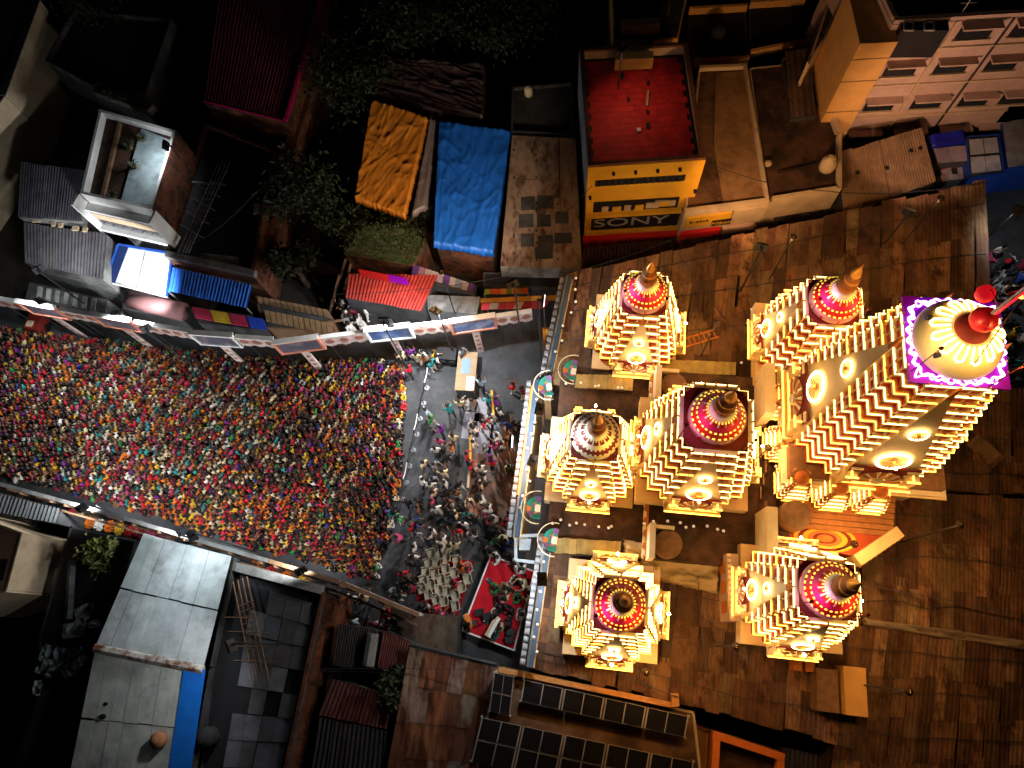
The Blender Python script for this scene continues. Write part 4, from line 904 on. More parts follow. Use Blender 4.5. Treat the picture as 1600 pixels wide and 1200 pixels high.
def bays(root, key, hwb, hwt, h, prof, led=True):
    for s in range(4):
        M4 = Matrix.Rotation(s*math.pi/2, 4, 'Z')
        def mk():
            mb = MB(); vs = []; n = 10
            for i in range(n+1):
                t = .06 + .90*i/n; w = prof(t)+.17+.06*(1-t); hw = hwb*.54*(1-(i/n)**.9)+.05
                for y in (-hw, hw): vs += [(w, y, t*h), (w-.5, y, t*h)]
            fs = []
            for i in range(n):
                a = 4*i; fs += [(a, a+2, a+6, a+4), (a, a+4, a+5, a+1), (a+2, a+3, a+7, a+6)]
            mb.add(vs, fs); return mb.mesh('bay_panel', M_TCREAM)
        b = put('bay_panel', cached((key, 'bay'), mk), root, mtx=M4, world_space=False)
        # two lit medallions lying on the slope
        def slope(t): 
            d = Vector((prof(t+.05)-prof(t-.05)-.012, 0, .1*h)).normalized(); p = Vector((prof(t)+.20+.06*(1-t), 0, t*h)); ny = Vector((0, 1, 0)); nn = ny.cross(d).normalized()
            M = Matrix((ny, d, nn)).transposed().to_4x4(); M.translation = p + nn*.03; return M
        for t_, r_ in ((.34, hwb*.21), (.62, hwb*.115)):
            def mk3():
                mb = MB()
                mb.lathe([(r_*1.0, 0), (r_*1.06, .05), (r_*.96, .08), (r_*.88, .02)], 22, 0, caps=False)
                return mb.mesh('medallion', [E_MED if led else M_TWHITE], True)
            o = put('medallion', cached((key, 'med', t_, led), mk3), b, mtx=slope(t_), world_space=False)
            def mk4():
                mb = MB()
                for i in range(9):
                    a = math.pi*(1.06+.11*i)
                    mb.add([(math.cos(a-.1)*r_*.3, math.sin(a-.1)*r_*.3, .05), (math.cos(a-.13)*r_*.78, math.sin(a-.13)*r_*.78, .09), (math.cos(a+.13)*r_*.78, math.sin(a+.13)*r_*.78, .09), (math.cos(a+.1)*r_*.3, math.sin(a+.1)*r_*.3, .05)], [(0, 1, 2, 3)])
                mb.lathe([(r_*.2, .0), (r_*.24, .08), (r_*.1, .13)], 10)
                return mb.mesh('petals', M_TORANGE)
            put('petals', cached((key, 'pet', t_), mk4), o, world_space=False)
            if led and t_ < .5: put('lamp', cached('panel_fill', lambda: MB().lathe([(.02, -.06), (.055, -.02), (.055, .03), (.02, .07)], 8).mesh('lamp', E_PANELFILL)), o, mtx=Matrix.Translation((0, .08, .36)), world_space=False)  # glowing ball added off the panel to brighten it
        def mk5():
            mb = MB(); M_ = hwb
            mb.add([(prof(.93)+.22, -.13, h*.90), (prof(.93)+.22, .13, h*.90), (prof(.93)+.1, 0, h*1.04), (prof(.93)-.2, -.13, h*.9), (prof(.93)-.2, .13, h*.9)], [(0, 1, 2), (1, 4, 2), (3, 0, 2), (4, 3, 2)])
            return mb.mesh('finial', M_TORANGE)
        put('finial', cached((key, 'fin'), mk5), b, world_space=False)
        # porch at the foot of the bay, three lit steps and a sunburst fan
        def mk6():
            mb = MB()
            for i in range(3):
                x0 = hwb-.3; x1 = hwb+.5-.14*i; hw = hwb*(.52-.09*i); z = h*.045*i
                mb.box(((x0+x1)/2, 0, z+h*.0225), (x1-x0, 2*hw, h*.043), 0)
            for sy in (-1, 1): mb.box((hwb+.18, sy*hwb*.40, h*.10), (.42, hwb*.16, h*.2), 0)
            return mb.mesh('portico', M_TCREAM)
        p = put('portico', cached((key, 'por'), mk6), root, mtx=M4, world_space=False)
        if led:
            def mk7():
                mb = MB()
                for i in range(3):
                    x1 = hwb+.5-.14*i; hw = hwb*(.52-.09*i); z = h*.045*(i+1)
                    mb.box((x1+.015, 0, z), (.06, 2*hw, .05))
                for sy in (-1, 1): mb.box((hwb+.18, sy*hwb*.40, h*.2+.03), (.44, .06, .05)); mb.box((hwb+.41, sy*hwb*.40, h*.2+.03), (.06, hwb*.17, .05))
                return mb.mesh('light_rope', E_LED)
            put('light_rope', cached((key, 'porl'), mk7), p, world_space=False)
        def mk8():
            mb = MB(); r1 = hwb*.30
            for i in range(13):
                a = math.pi*i/12; c_, s_ = math.cos(a), math.sin(a)
                mb.add([(c_*r1*.3-s_*.02, s_*r1*.3+c_*.02, .03), (c_*r1*.3+s_*.02, s_*r1*.3-c_*.02, .03), (c_*r1+s_*r1*.11, s_*r1-c_*r1*.11, .03), (c_*r1*1.06, s_*r1*1.06, .06), (c_*r1-s_*r1*.11, s_*r1+c_*r1*.11, .03), (c_*r1*.7, s_*r1*.7, .12)], [(0, 1, 5), (1, 2, 5), (2, 3, 5), (3, 4, 5), (4, 0, 5)], i % 2)
            mb.lathe([(r1*.3, .0), (r1*.26, .1), (r1*.1, .14)], 14, 1)
            return mb.mesh('sunburst', [M_TORANGE, M_TWHITE])
        def mk9():
            mb = MB(); hw = hwb*.44
            mb.box((0, h*.02, -.02), (2*hw, h*.2, .05), 0)
            for i in range(4):
                for sd in (-1, 1): mb.box((sd*hw*.82, h*(-.06+.05*i), .02), (hw*.34, h*.022, .06), 1)
            return mb.mesh('niche', [M_TRED, M_TWHITE])
        nc = put('niche', cached((key, 'nic'), mk9), p, mtx=slope(.15) @ Matrix.Translation((0, 0, .06)), world_space=False)
        put('sunburst', cached((key, 'sun'), mk8), p, mtx=slope(.12) @ Matrix.Translation((0, 0, .1)), world_space=False)

def lotus(root, key, z, R0, white=False):
    """ringed lotus dome with beaded lights and a gilt pot finial"""
    mats = [M_TPINK, M_TSCAR, E_YEL, M_TMAG, M_GOLD, M_TORANGE, M_TWHITE, M_TRED] if not white else [M_TWHITE, M_TRED, M_TWHITE, M_TWHITE, M_GOLD, M_TORANGE, M_TWHITE, M_TRED]
    rows = [(.90, 0, 0), (1.0, .06, 0), (1.0, .2, 0), (.93, .27, 2), (.88, .30, 1), (.80, .42, 2), (.75, .45, 3), (.62, .58, 1), (.52, .66, 2), (.46, .69, 6), (.40, .86, 6), (.34, .9, 5)]
    def mk():
        mb = MB(); N = 56
        def mf(k, i):
            m_ = rows[k][2]
            if m_ == 2: return 2 if i % 2 == 0 else 1
            if k == 1: return 1 if i % 6 == 0 else 0
            if k == 7: return 6 if i % 4 == 0 else 1
            return m_
        mb.lathe([(r_*R0, zz*R0*1.5) for r_, zz, _ in rows], N, 0, None, mf)
        return mb.mesh('lotus_dome', mats)
    d = put('lotus_dome', cached((key, 'dome', white), mk), root, mtx=Matrix.Translation((0, 0, z)), world_space=False)
    def mk2():
        z0 = .9*1.47
        pr = [(.30, z0-.03, 5), (.36, z0+.18, 5), (.34, z0+.36, 5), (.22, z0+.46, 4), (.30, z0+.56, 4), (.30, z0+.7, 5), (.16, z0+.84, 4), (.20, z0+.96, 4), (.17, z0+1.15, 4), (.05, z0+1.45, 4), (.015, z0+1.7, 4)]
        mb = MB(); mb.lathe([(r_*R0, zz*R0*1.02) for r_, zz, _ in pr], 18, 0, None, lambda k, i: pr[k][2]); return mb.mesh('pot_finial', mats, True)
    put('pot_finial', cached((key, 'kal', white), mk2), d, world_space=False)
    def mk3():
        mb = MB()
        for i in range(2): mb.box((R0*.86, 0, R0*.42), (.09, .09, .09), 0, Matrix.Rotation(R(225+i*75), 4, 'Z'))
        return mb.mesh('socket', M_BLACK)
    put('socket', cached((key, 'sock'), mk3), d, world_space=False)

def tower(label, u, v, z0, zp, hwb, hwt, n, key, R0, white=False, led=True):
    p = T(u, v, z0)
    r = thing('temple_tower', label, 'temple tower', p, TA, 'small lotus topped towers')
    h = zp-z0
    prof = tiers(r, key, hwb, hwt, h, n, led=led)
    bays(r, key, hwb, hwt, h, prof, led)
    put('plinth', cached((key, 'plin'), lambda: MB().prism([(-hwb-.12, -hwb-.12), (hwb+.12, -hwb-.12), (hwb+.12, hwb+.12), (-hwb-.12, hwb+.12)], -.9, -.004).mesh('plinth', M_TCREAM)), r, world_space=False)
    put('top_platform', cached((key, 'plat'), lambda: MB().prism([(-hwt*.96, -hwt*.96), (hwt*.96, -hwt*.96), (hwt*.96, hwt*.96), (-hwt*.96, hwt*.96)], h+.004, h+.06).mesh('top_platform', M_TRED)), r, world_space=False)
    lotus(r, key, h+.07, R0, white)
    return r
tower('lit temple tower at the tin shed corner by the gate wall, upper side', 2.57, 15.2, 5.9, 10.2, 1.95, 1.02, 8, 'a', 1.03)
tower('temple tower with unlit white and maroon dome right behind the gate', .80, 8.35, 5.9, 10.2, 1.95, 1.02, 8, 'a', 1.03, white=True)
tower('brightly lit temple tower beside the red stage', 2.2, 1.65, 5.9, 10.2, 1.95, 1.02, 8, 'a', 1.03)
tower('broad lit temple tower on the raised hall with open roof around its dome', 5.35, 8.85, 7.3, 12.5, 2.35, 1.28, 8, 'b', 1.1)
tower('lit temple tower squeezed against the largest tower', 10.3, 14.65, 7.2, 11.7, 1.95, 1.05, 8, 'c', 1.05)
tower('lit temple tower standing apart on the sheds below the painted disc roof', 9.6, 2.86, 7.2, 11.7, 1.95, 1.05, 8, 'c', 1.05)
# --- the largest tower
mz0, mzp = 8.7, 16.5
r = thing('temple_tower', 'largest temple tower with purple lit top and pale bell dome', 'temple tower', T(MU, MV, mz0), TA)
prof = tiers(r, 'm', 3.0, 1.5, mzp-mz0, 15, 1.2)
bays(r, 'm', 3.0, 1.5, mzp-mz0, prof)
h = mzp-mz0
put('top_platform', MB().prism([(-1.6, -1.6), (1.6, -1.6), (1.6, 1.6), (-1.6, 1.6)], h+.004, h+.12).mesh('top_platform', M_PURPLE), r, world_space=False)  # purple glow of the top put into this plate's colour
def wavy(base, amp, n, z, r_, sqr=0.0):
    pts = []
    for i in range(n*8+1):
        a = 2*math.pi*i/(n*8); rr = base + amp*math.sin(a*n)
        if sqr: 
            k = 1/max(abs(math.cos(a)), abs(math.sin(a))); rr = rr*(1-sqr) + sqr*rr*k
        pts.append((rr*math.cos(a), rr*math.sin(a), z))
    return pts
put('light_rope', MB().path(wavy(1.52, .07, 24, h+.16, .03, .35), .035, 4).mesh('light_rope', emit('white_violet_led', (0.9, 0.6, 1.0), 4.0)), r, world_space=False)
put('light_rope', MB().path([(x, y, h+.14) for x, y, _ in wavy(1.40, .10, 26, 0, 0, .8)], .03, 4).mesh('light_rope', MATS['white_violet_led']), r, world_space=False)
put('purple_rim', MB().path([(-1.5, -1.5, h+.05), (1.5, -1.5, h+.05), (1.5, 1.5, h+.05), (-1.5, 1.5, h+.05), (-1.5, -1.5, h+.05)], .06, 4).mesh('purple_rim', E_PURP), r, world_space=False)
dome = put('bell_dome', MB().lathe([(1.28, 0), (1.32, .1), (1.28, .28), (1.15, .5), (.95, .72), (.72, .88), (.5, .96)], 40).mesh('bell_dome', M_TCREAM, True), r, mtx=Matrix.Translation((0, 0, h+.13)) @ Matrix.Diagonal((1.1, 1.1, 1.1, 1)), world_space=False)
mb = MB()
for i in range(13):
    a = 2*math.pi*i/13
    def pt(rr, da, zz): return (rr*math.cos(a+da), rr*math.sin(a+da), zz)
    mb.path([pt(.6, -.13, .98), pt(.8, -.13, .88), pt(1.0, -.12, .73), pt(1.06, 0, .68), pt(1.0, .12, .73), pt(.8, .13, .88), pt(.6, .13, .98)], .036, 4)
put('light_rope', mb.mesh('light_rope', E_LEDW), dome, world_space=False)
put('neck', MB().lathe([(.52, .9), (.5, 1.02), (.42, 1.15), (.3, 1.2)], 24).mesh('neck', M_TRED, True), dome, world_space=False)
put('pot', MB().lathe([(.2, 1.2), (.36, 1.45), (.38, 1.65), (.25, 1.9), (.12, 2.0)], 20).mesh('pot', mat('red_enamel', (0.5, 0.01, 0.02), .4, .1, 2, 0), True), dome, world_space=False)
for k, (x, y) in enumerate(((-1.0, .45), (-.85, -.75))): put('vent', MB().box((x, y, .55), (.14, .14, .2)).mesh('vent', M_BLACK), dome, world_space=False)
put('guy_wire', MB().tube((.1, -1.15, .3), (.2, .1, 3.4), .02).mesh('guy_wire', M_WOOD), dome, world_space=False)
fp = thing('flagpole', 'red lit flagpole rising from the largest tower dome', 'flagpole', T(MU, MV, mzp+2.0))
put('pole', MB().tube((0, 0, 0), (0, 0, 5.5), .06, .04).mesh('pole', M_GREYM), fp, world_space=False)
put('light_rope', MB().tube((.1, .03, .2), (.12, .05, 5.0), .09).mesh('light_rope', E_RED), fp, world_space=False)
put('lantern', MB().lathe([(.08, 0), (.24, .12), (.28, .28), (.24, .44), (.08, .56)], 16, 0, Matrix.Translation((-.35, .45, .5))).mesh('lantern', emit('red_lantern', (1, .01, .02), .45), True), fp, world_space=False)
put('lantern_arm', MB().tube((0, 0, .7), (-.35, .45, 1.1), .02).mesh('lantern_arm', M_GREYM), fp, world_space=False)
for k in range(3): put('bulb', MB().lathe([(.04, 0), (.12, .1), (.04, .2)], 10, 0, Matrix.Translation((.2, .02, 1.4+.35*k))).mesh('bulb', E_LED), fp, world_space=False)
# small lit shrine steps on the porch, left and below the pedestal
def shrine(label, u, v, z, s, rz):
    t = thing('shrine_roof', label, 'shrine', T(u, v, z), TA+rz)
    tiers(t, ('s', s), s, s*.4, 2.1*s, 5)
    put('cap', MB().lathe([(.3*s, 0), (.4*s, .1), (.36*s, .3), (.15*s, .45), (.18*s, .55), (.03, .9*s)], 14, 0, Matrix.Translation((0, 0, 2.1*s))).mesh('cap', M_TORANGE, True), t, world_space=False)
shrine('small stepped turret glowing white at the pedestal foot, lower end', 9.35, 9.6, 6.8, .8, 0)
shrine('small stepped turret glowing white at the pedestal foot, upper end', 9.35, 11.6, 6.8, .8, 0)
shrine('small stepped turret at the pedestal corner above the plank porch', 9.75, 7.75, 7.0, .75, 0)
shrine('small stepped turret between two others on the plank porch', 11.3, 7.45, 7.2, .75, 0)
shrine('small stepped turret at the lane end of the plank porch', 12.9, 7.45, 7.2, .75, 0)
# painted disc roof
DZ = 6.6
A, B, C, D = W(1232, 818, DZ), W(1390, 838, DZ), W(1330, 868, DZ), W(1205, 842, DZ)
t = thing('painted_roof', 'red and yellow painted panel with concentric rings between porch and tower', 'panel', (*cen((A, B, C, D)).to_2d(), 0))
put('slab', MB().prism([(p.x, p.y) for p in (A, B, C, D)], 0, DZ).mesh('slab', mat('painted_red', (0.35, 0.06, 0.02), .7, .3, 2, .1)), t)
c = cen((A, B, C, D))
for k, (rr, m) in enumerate(((1, M_YELLOW), (.86, M_TRED), (.72, M_YELLOW), (.55, M_TORANGE), (.38, M_TRED), (.26, M_TORANGE))):
    put('ring', MB().lathe([(rr, 0), (rr, .006)], 32, 0, Matrix.Translation(c + Vector((0, 0, .004+.007*k))) @ Matrix.Rotation(TA, 4, 'Z') @ Matrix.Diagonal((1.35, .62, 1, 1))).mesh('ring', m), t)
r = thing('lit_parapet', 'brightly lit cream parapet edge beside the painted rings', 'parapet', W(1385, 855, 0))
f = Face(W(1345, 884, 6.8), W(1412, 838, 6.8), W(1300, 800, 0)); f.put('wall', r, M_TCREAM, 0, f.L, 0, 6.9, -.5, 0); 
for k in range(9): f.put('dentil', r, M_TORANGE, f.L*k/9, f.L*k/9+.12, 6.5, 6.7, 0, .07)
r = thing('pink_wall', 'narrow pink wall slab with ochre panels beside the apart tower', 'wall', W(1142, 925, 0))
f = Face(W(1134, 865, 7.2), W(1140, 970, 7.2), W(1250, 930, 0)); f.put('slab', r, M_PINKW, 0, f.L, 0, 7.2, -.55, 0)
for k in range(3): f.put('panel', r, M_TORANGE, f.L*(.1+.3*k), f.L*(.28+.3*k), 5.9, 6.9, 0, .05)
for k in range(12): f.put('stud', r, M_TWHITE, f.L*k/12, f.L*k/12+.12, 7.2, 7.28, -.2, -.05)
for lab, (x, y), w_, h_ in (('brown wooden hoarding at the foot of the apart tower', (1300, 1075), 1.3, 1.4),):
    t = thing('hoarding', lab, 'hoarding', (*W(x, y, 5.2).to_2d(), 5.0), TA)
    put('panel', MB().box((.55, 0, .7), (.9, 1.9, 1.4)).mesh('panel', M_ORANGEW), t, world_space=False); put('panel', MB().box((-.45, -.1, .5), (.9, 1.7, 1.0)).mesh('panel', M_WOOD), t, world_space=False)
    for k in range(2): put('cushion', MB().box((-1.6+.5*k, .8, .4), (.36, .5, .8)).mesh('cushion', M_TORANGE), t, world_space=False)

# --- gate walls with scalloped trim
M_BLUET = mat('blue_trim', (0.05, 0.09, 0.15), .6, .2, 2, .05)
def gatewall(label, p0, p1, z, lit=False, n=18):
    a, b = W(*p0, z), W(*p1, z); f = Face(a, b, T(6, 8)); r = thing('gate_wall', label, 'wall', ((a+b)/2).to_2d().to_3d())
    f.put('wall', r, M_TCREAM, 0, f.L, 0, z-.35, -.35, 0); f.put('coping', r, M_BLUET, 0, f.L, z-.34, z, -.3, -.1); f.put('coping', r, M_CONC, 0, f.L, z-.35, z+.03, -.09, .0)
    for k in range(n):
        M4 = Matrix((f.e, Vector((0, 0, 1)), f.n)).transposed().to_4x4(); M4.translation = f.pt(f.L*(k+.5)/n, z-.3, .2)
        put('scallop', MB().lathe([(f.L/n*.52, -.12), (f.L/n*.5, .1)], 14, 0, M4).mesh('scallop', mat('dull_white', (0.3, 0.3, 0.32), .7, .25, 2, .05)), r)
    if lit: f.put('light_strip', r, E_ORG, .4, f.L*.75, z+.03, z+.08, -.05, .04)
    return r
gatewall('white scalloped gate wall with blue coping at the shed corner', (885, 430), (849, 600), 6.0, n=16)
gatewall('projecting gate wall with scallops and a glowing orange strip', (833, 592), (801, 838), 6.0, True, 22)
gatewall('white scalloped gate wall with blue coping behind the red stage', (852, 836), (822, 1042), 6.0, n=18)
t = thing('gate_canopy', 'square pale grey framed gate canopy corner near the stage', 'canopy', W(828, 862, 0))
pts = pxpoly([(806, 838), (850, 836), (845, 880), (806, 875)], 5.2)
for i in range(4): put('rail', MB().tube(pts[i], pts[(i+1) % 4], .1, n=4).mesh('rail', M_PALEB), t); put('post', MB().tube((pts[i].x, pts[i].y, 0), pts[i], .07).mesh('post', M_PALEB), t)
put('roof_panel', MB().prism([(p.x, p.y) for p in pxpoly([(812, 842), (830, 842), (828, 860), (811, 860)], 5.1)], 5.1, 5.2).mesh('roof_panel', M_PALEB), t)
def fan(label, x, y, z, rz):
    t = thing('peacock_ornament', label, 'ornament', (*W(x, y, z).to_2d(), z-.1), rz)
    cs = [(0.02, 0.22, 0.2), (0.5, 0.15, 0.03), (0.16, 0.08, 0.2), (0.02, 0.2, 0.12)]
    for i in range(13):
        a = R(-100+200*i/12)
        for j in range(2):
            M4 = Matrix.Rotation(a, 4, 'Z') @ Matrix.Rotation(R(-35), 4, 'Y') @ Matrix.Translation((.33+.32*j, 0, .1))
            put('feather', cached(('fe', j), lambda: MB().box((0, 0, 0), (.34, .2, .05)).mesh('feather', M_CLOTH)), t, cs[(i//2+2*j) % 4], mtx=M4, world_space=False)
    pth = [(.9*math.cos(R(-100+10*i)), .9*math.sin(R(-100+10*i)), .62) for i in range(21)]
    put('arc', MB().path(pth, .03, 5).mesh('arc', M_TWHITE), t, world_space=False)
    t.scale = (.85, .85, .85)
    put('stand', MB().box((0, 0, .15), (.3, .8, .3)).mesh('stand', M_TWHITE), t, world_space=False)
    for s in (-.5, .5): put('foot', MB().tube((-.1, s, 0), (.15, s, .3), .05).mesh('foot', M_WHITE), t, world_space=False)
fan('teal and orange peacock fan ornament behind the upper gate wall', 896, 582, 5.9, R(170))
fan('teal and orange peacock fan ornament at the upper end of the lit wall', 858, 606, 5.9, R(185))
fan('teal and orange peacock fan ornament at the lower end of the lit wall', 840, 795, 5.9, R(175))
fan('teal and orange peacock fan ornament behind the gate canopy', 866, 845, 5.9, R(170))
# string of bulbs round the temple roof
spots = []
for (x0, y0), (x1, y1), n in (((905, 425), (870, 565), 7), ((880, 600), (985, 612), 6), ((842, 620), (818, 800), 10), ((850, 815), (965, 828), 8), ((1005, 815), (1135, 830), 9), ((848, 870), (835, 1030), 7), ((1205, 620), (1210, 770), 6), ((1180, 470), (1160, 580), 4)):
    for k in range(n):
        t_ = (k+.5)/n; spots.append((x0+(x1-x0)*t_+random.uniform(-7, 7), y0+(y1-y0)*t_+random.uniform(-4, 4)))
mbulb = MB().lathe([(.02, .16), (.06, .2), (.07, .27), (.03, .34)], 10).mesh('globe', E_BULB, True); mbase = MB().lathe([(.09, 0), (.05, .05), (.04, .17)], 8).mesh('base', M_BLACK)
for x, y in spots:
    p = W(x, y, 5.78 if x < 1190 else 6.85)
    if x > 985 and x < 1140 and y > 800: p = W(x, y, 6.62)
    t = thing('roof_bulb', 'small round bulb lamp on a black holder on the temple roof edge', 'lamp', p, 0, 'bulb lamps along the temple roof')
    put('globe', mbulb, t, world_space=False); put('base', mbase, t, world_space=False)
# wires over the roofs
for k, (p0, p1) in enumerate((((885, 428, 6.2), (1062, 370, 5.0)), ((1080, 425, 6), (1100, 560, 6.2)), ((1160, 875, 6), (1600, 960, 6)), ((830, 1000, 6), (1060, 1090, 5.6)), ((1420, 830, 6.8), (1600, 900, 6)), ((480, 1048, 4), (640, 1052, 4)), ((860, 350, 3), (925, 290, 7.5)), ((1090, 900, 5.8), (1110, 1090, 5.6)))):
    a, b = W(*p0), W(*p1); o = put('overhead_wire', MB().path([a.lerp(b, i/8) - Vector((0, 0, .25*math.sin(math.pi*i/8))) for i in range(9)], .022, 4).mesh('overhead_wire', M_DGREY)); tag(o, ['dark wire from the gate wall to the shop signs', 'dark wire over the tin roof between two towers', 'dark wire across the sheds towards the lane', 'dark wire over the tin roof near the stage', 'dark wire from the lit parapet across the sheds', 'dark wire over the black tin shop roofs', 'dark wire from the brown roof to the yellow front', 'dark wire over the tin roof near the hoarding'][k], 'wire')

# ================================================================== STREET DECORATION BOARDS
M_BOARD = mat('printed_board', (0.62, 0.52, 0.48), .6, .3, 2.5, .05, c2=(0.38, 0.2, 0.17), thr=.58)
M_SALM = mat('salmon_frame', (0.6, 0.22, 0.14), .5, .2, 2, .05)
M_PIC = mat('dark_picture', (0.1, 0.1, 0.14), .35, .5, 3, 0, c2=(0.25, 0.2, 0.22), thr=.6)
M_PICB = mat('blue_picture', (0.05, 0.1, 0.26), .35, .5, 2, 0, c2=(0.3, 0.36, 0.5), thr=.55)
N_ = [(-25, 462), (60, 477), (176, 497), (332, 523), (463, 532), (606, 513), (738, 499), (868, 480)]
zt = 4.4
frames = [None, ('salmon', M_SALM, M_PIC), ('salmon', M_SALM, M_PIC), ('white', M_WHITE, M_PIC), ('salmon', M_SALM, M_PIC), ('white', M_WHITE, M_PICB), ('salmon', M_SALM, M_PICB), None]
near = ['', 'below the grey sheds', 'below the white canopy', 'below the printed fascia shop', 'below the clay tiled shed', 'below the red corrugated roof', 'below the ochre awning', '']
for k in range(len(N_)-1):
    a, b = W(*N_[k], zt), W(*N_[k+1], zt); d = (b-a).normalized(); f = Face(a + d*1.3*(k > 0), b - d*1.3, (a+b)/2 + Vector((0, 20, 0)))
    t = thing('banner_board', f'long pale board with round floral prints {near[k] or "at the far end of the street"}', 'board', ((a+b)/2).to_2d().to_3d(), 0, 'boards along the street')
    f.put('panel', t, M_BOARD, 0, f.L, 3.45, zt, 0, .1); f.put('top_edge', t, M_WHITE, 0, f.L, zt, zt+.05, -.12, .12)
    n = max(3, int(f.L/.62))
    for i in range(n):
        M4 = Matrix((f.e, Vector((0, 0, 1)), f.n)).transposed().to_4x4(); M4.translation = f.pt(f.L*(i+.5)/n, 3.92, .11)
        put('floral_print', cached('flo', lambda: MB().lathe([(.27, -.01), (.24, .015)], 10).mesh('floral_print', mat('brown_print', (0.3, 0.12, 0.09), .6, .4, 6, 0))), t, mtx=M4)
        put('scallop', cached('sc2', lambda: MB().lathe([(.29, -.04), (.27, .04)], 10).mesh('scallop', M_BOARD)), t, mtx=M4 @ Matrix.Translation((0, -.42, -.06)))
    for i in (.08, .92): put('post', MB().tube(f.pt(f.L*i, 0, -.12), f.pt(f.L*i, zt, -.12), .03).mesh('post', M_DGREY), t)
    if 0 < k < len(N_)-1:
        c = a; f2 = Face(a - d*1.28, a + d*1.28, a + Vector((0, 20, 0))); L = f2.L; nm, mf, mp = frames[k]
        t = thing('picture_board', f'framed picture board with {nm} frame on a printed post {near[k]}', 'board', (c.x, c.y, 0), 0, 'picture boards along the street')
        f2.put('picture', t, mp, .12, L-.12, 3.25, zt+.1, .05, .12)
        for (u0, u1, z0, z1) in ((0, L, 3.1, 3.25), (0, L, zt+.1, zt+.25), (0, .14, 3.25, zt+.1), (L-.14, L, 3.25, zt+.1)): f2.put('frame', t, mf, u0, u1, z0, z1, 0, .18)
        f2.put('hood', t, M_WHITE, 0, L, zt+.25, zt+.3, -.1, .2)
        p = put('post', f2.box(MB(), L/2-.2, L/2+.2, 0, 3.1, .02, .14).mesh('post', M_BOARD), t)
        for i in range(4): f2.put('post_print', p, MATS['brown_print'], L/2-.1, L/2+.1, .5+.6*i, .75+.6*i, .14, .15)
S_ = [(-25, 750), (92, 782), (200, 812), (300, 842), (420, 877), (530, 910), (655, 962)]
for k in range(len(S_)-1):
    a, b = W(*S_[k], 4.0), W(*S_[k+1], 4.0); f = Face(a, b, (a+b)/2 + Vector((0, -20, 0)))
    t = thing('banner_board', ['pale street board edge by the tan house side', 'pale street board edge above the scrap roof', 'pale street board edge above the pale blue hall', 'pale street board edge past the blue hall corner', 'brown street board edge above the dark flat roof', 'brown street board edge ending at the chair rows'][k], 'board', ((a+b)/2).to_2d().to_3d(), 0, 'boards on the hall side of the street')
    f.put('panel', t, M_BOARD, .03, f.L-.03, 2.9, 4.0, 0, .1); f.put('top_edge', t, M_CONC if k < 4 else M_WOOD, .03, f.L-.03, 4.0, 4.06, -.08, .12)
    f.put('rail', t, M_WOOD, .03, f.L-.03, 3.2, 3.3, -.5, -.4)
    for i in (.1, .5, .9): put('post', MB().tube(f.pt(f.L*i, 0, -.15), f.pt(f.L*i, 4.0, -.15), .06).mesh('post', M_WOOD), t)

# ================================================================== LAMPS
def light(kind, loc, power, color, root=None, size=.15, aim=None, angle=150, blend=.6, name='lamp_light'):
    d = bpy.data.lights.new(name, kind); d.energy = power; d.color = color
    d.shadow_soft_size = size
    if kind == 'SPOT': d.spot_size = R(angle); d.spot_blend = blend
    o = bpy.data.objects.new(name, d); col.objects.link(o); o.location = loc
    if aim is not None: o.rotation_euler = (Vector(aim)-Vector(loc)).to_track_quat('-Z', 'Y').to_euler()
    return o
COOL = (0.93, 0.97, 1.0)
def flood(label, x, y, z, aim, power, pole=True, angle=155, color=COOL, base=0.0):
    p = W(x, y, z); a = Vector(aim); d = (a-p).normalized()
    t = thing('floodlight', label, 'floodlight', (p.x, p.y, base), 0, None)
    M4 = d.to_track_quat('-Z', 'Y').to_matrix().to_4x4(); M4.translation = p
    h_ = put('lamp_head', MB().box((0, 0, .06), (.55, .4, .12)).mesh('lamp_head', M_DGREY), t, mtx=M4)
    put('lens', MB().box((0, 0, -.01), (.48, .33, .02)).mesh('lens', E_COOL), h_, mtx=M4)
    put('bracket', MB().path([p - d*.12, p - d*.3 + Vector((0, 0, .1)), p - d*.3 + Vector((0, 0, -1.2))], .04, 5).mesh('bracket', M_DGREY), t)
    if pole: put('pole', MB().tube((p.x - d.x*.3, p.y - d.y*.3, base), p - d*.3, .05).mesh('pole', M_DGREY), t)
    light('SPOT', p + d*.08, power, color, t, .25, a, angle, .5)
    return t
KP = 0.9
flood('bright floodlight on a pole above the concrete slab roof', 680, 487, 6.6, W(650, 650), 5000*KP)
flood('floodlight on the street boards below the grey sheds', 62, 472, 5.2, W(60, 620), 2300*KP)
flood('floodlight on the street boards below the white canopy', 182, 490, 5.2, W(230, 640), 3400*KP)
flood('floodlight on the street boards below the red roof', 606, 506, 5.2, W(500, 660), 2000*KP)
flood('floodlight on the hall side boards above the scrap roof', 128, 792, 5.0, W(160, 640), 2300*KP)
flood('floodlight on the hall side boards above the pale blue hall', 286, 830, 5.2, W(330, 660), 2700*KP)
flood('floodlight on the hall side boards aimed at the pale blue hall', 300, 838, 7.0, W(250, 960), 650*KP, color=(.8, .92, 1.0))
flood('floodlight under the blue awning aimed at the white canopy', 228, 512, 5.6, W(215, 425, 2.8), 6500*KP, angle=58)
flood('floodlight on the hall side boards at the dark flat roof', 470, 890, 5.2, W(440, 700), 2100*KP)
flood('floodlight on the gate wall over the court', 842, 640, 9.0, W(690, 680), 2600*KP)
flood('floodlight on the gate wall over the stage', 846, 905, 9.0, W(740, 930), 1500*KP)
WARM = (1.0, 0.50, 0.16)
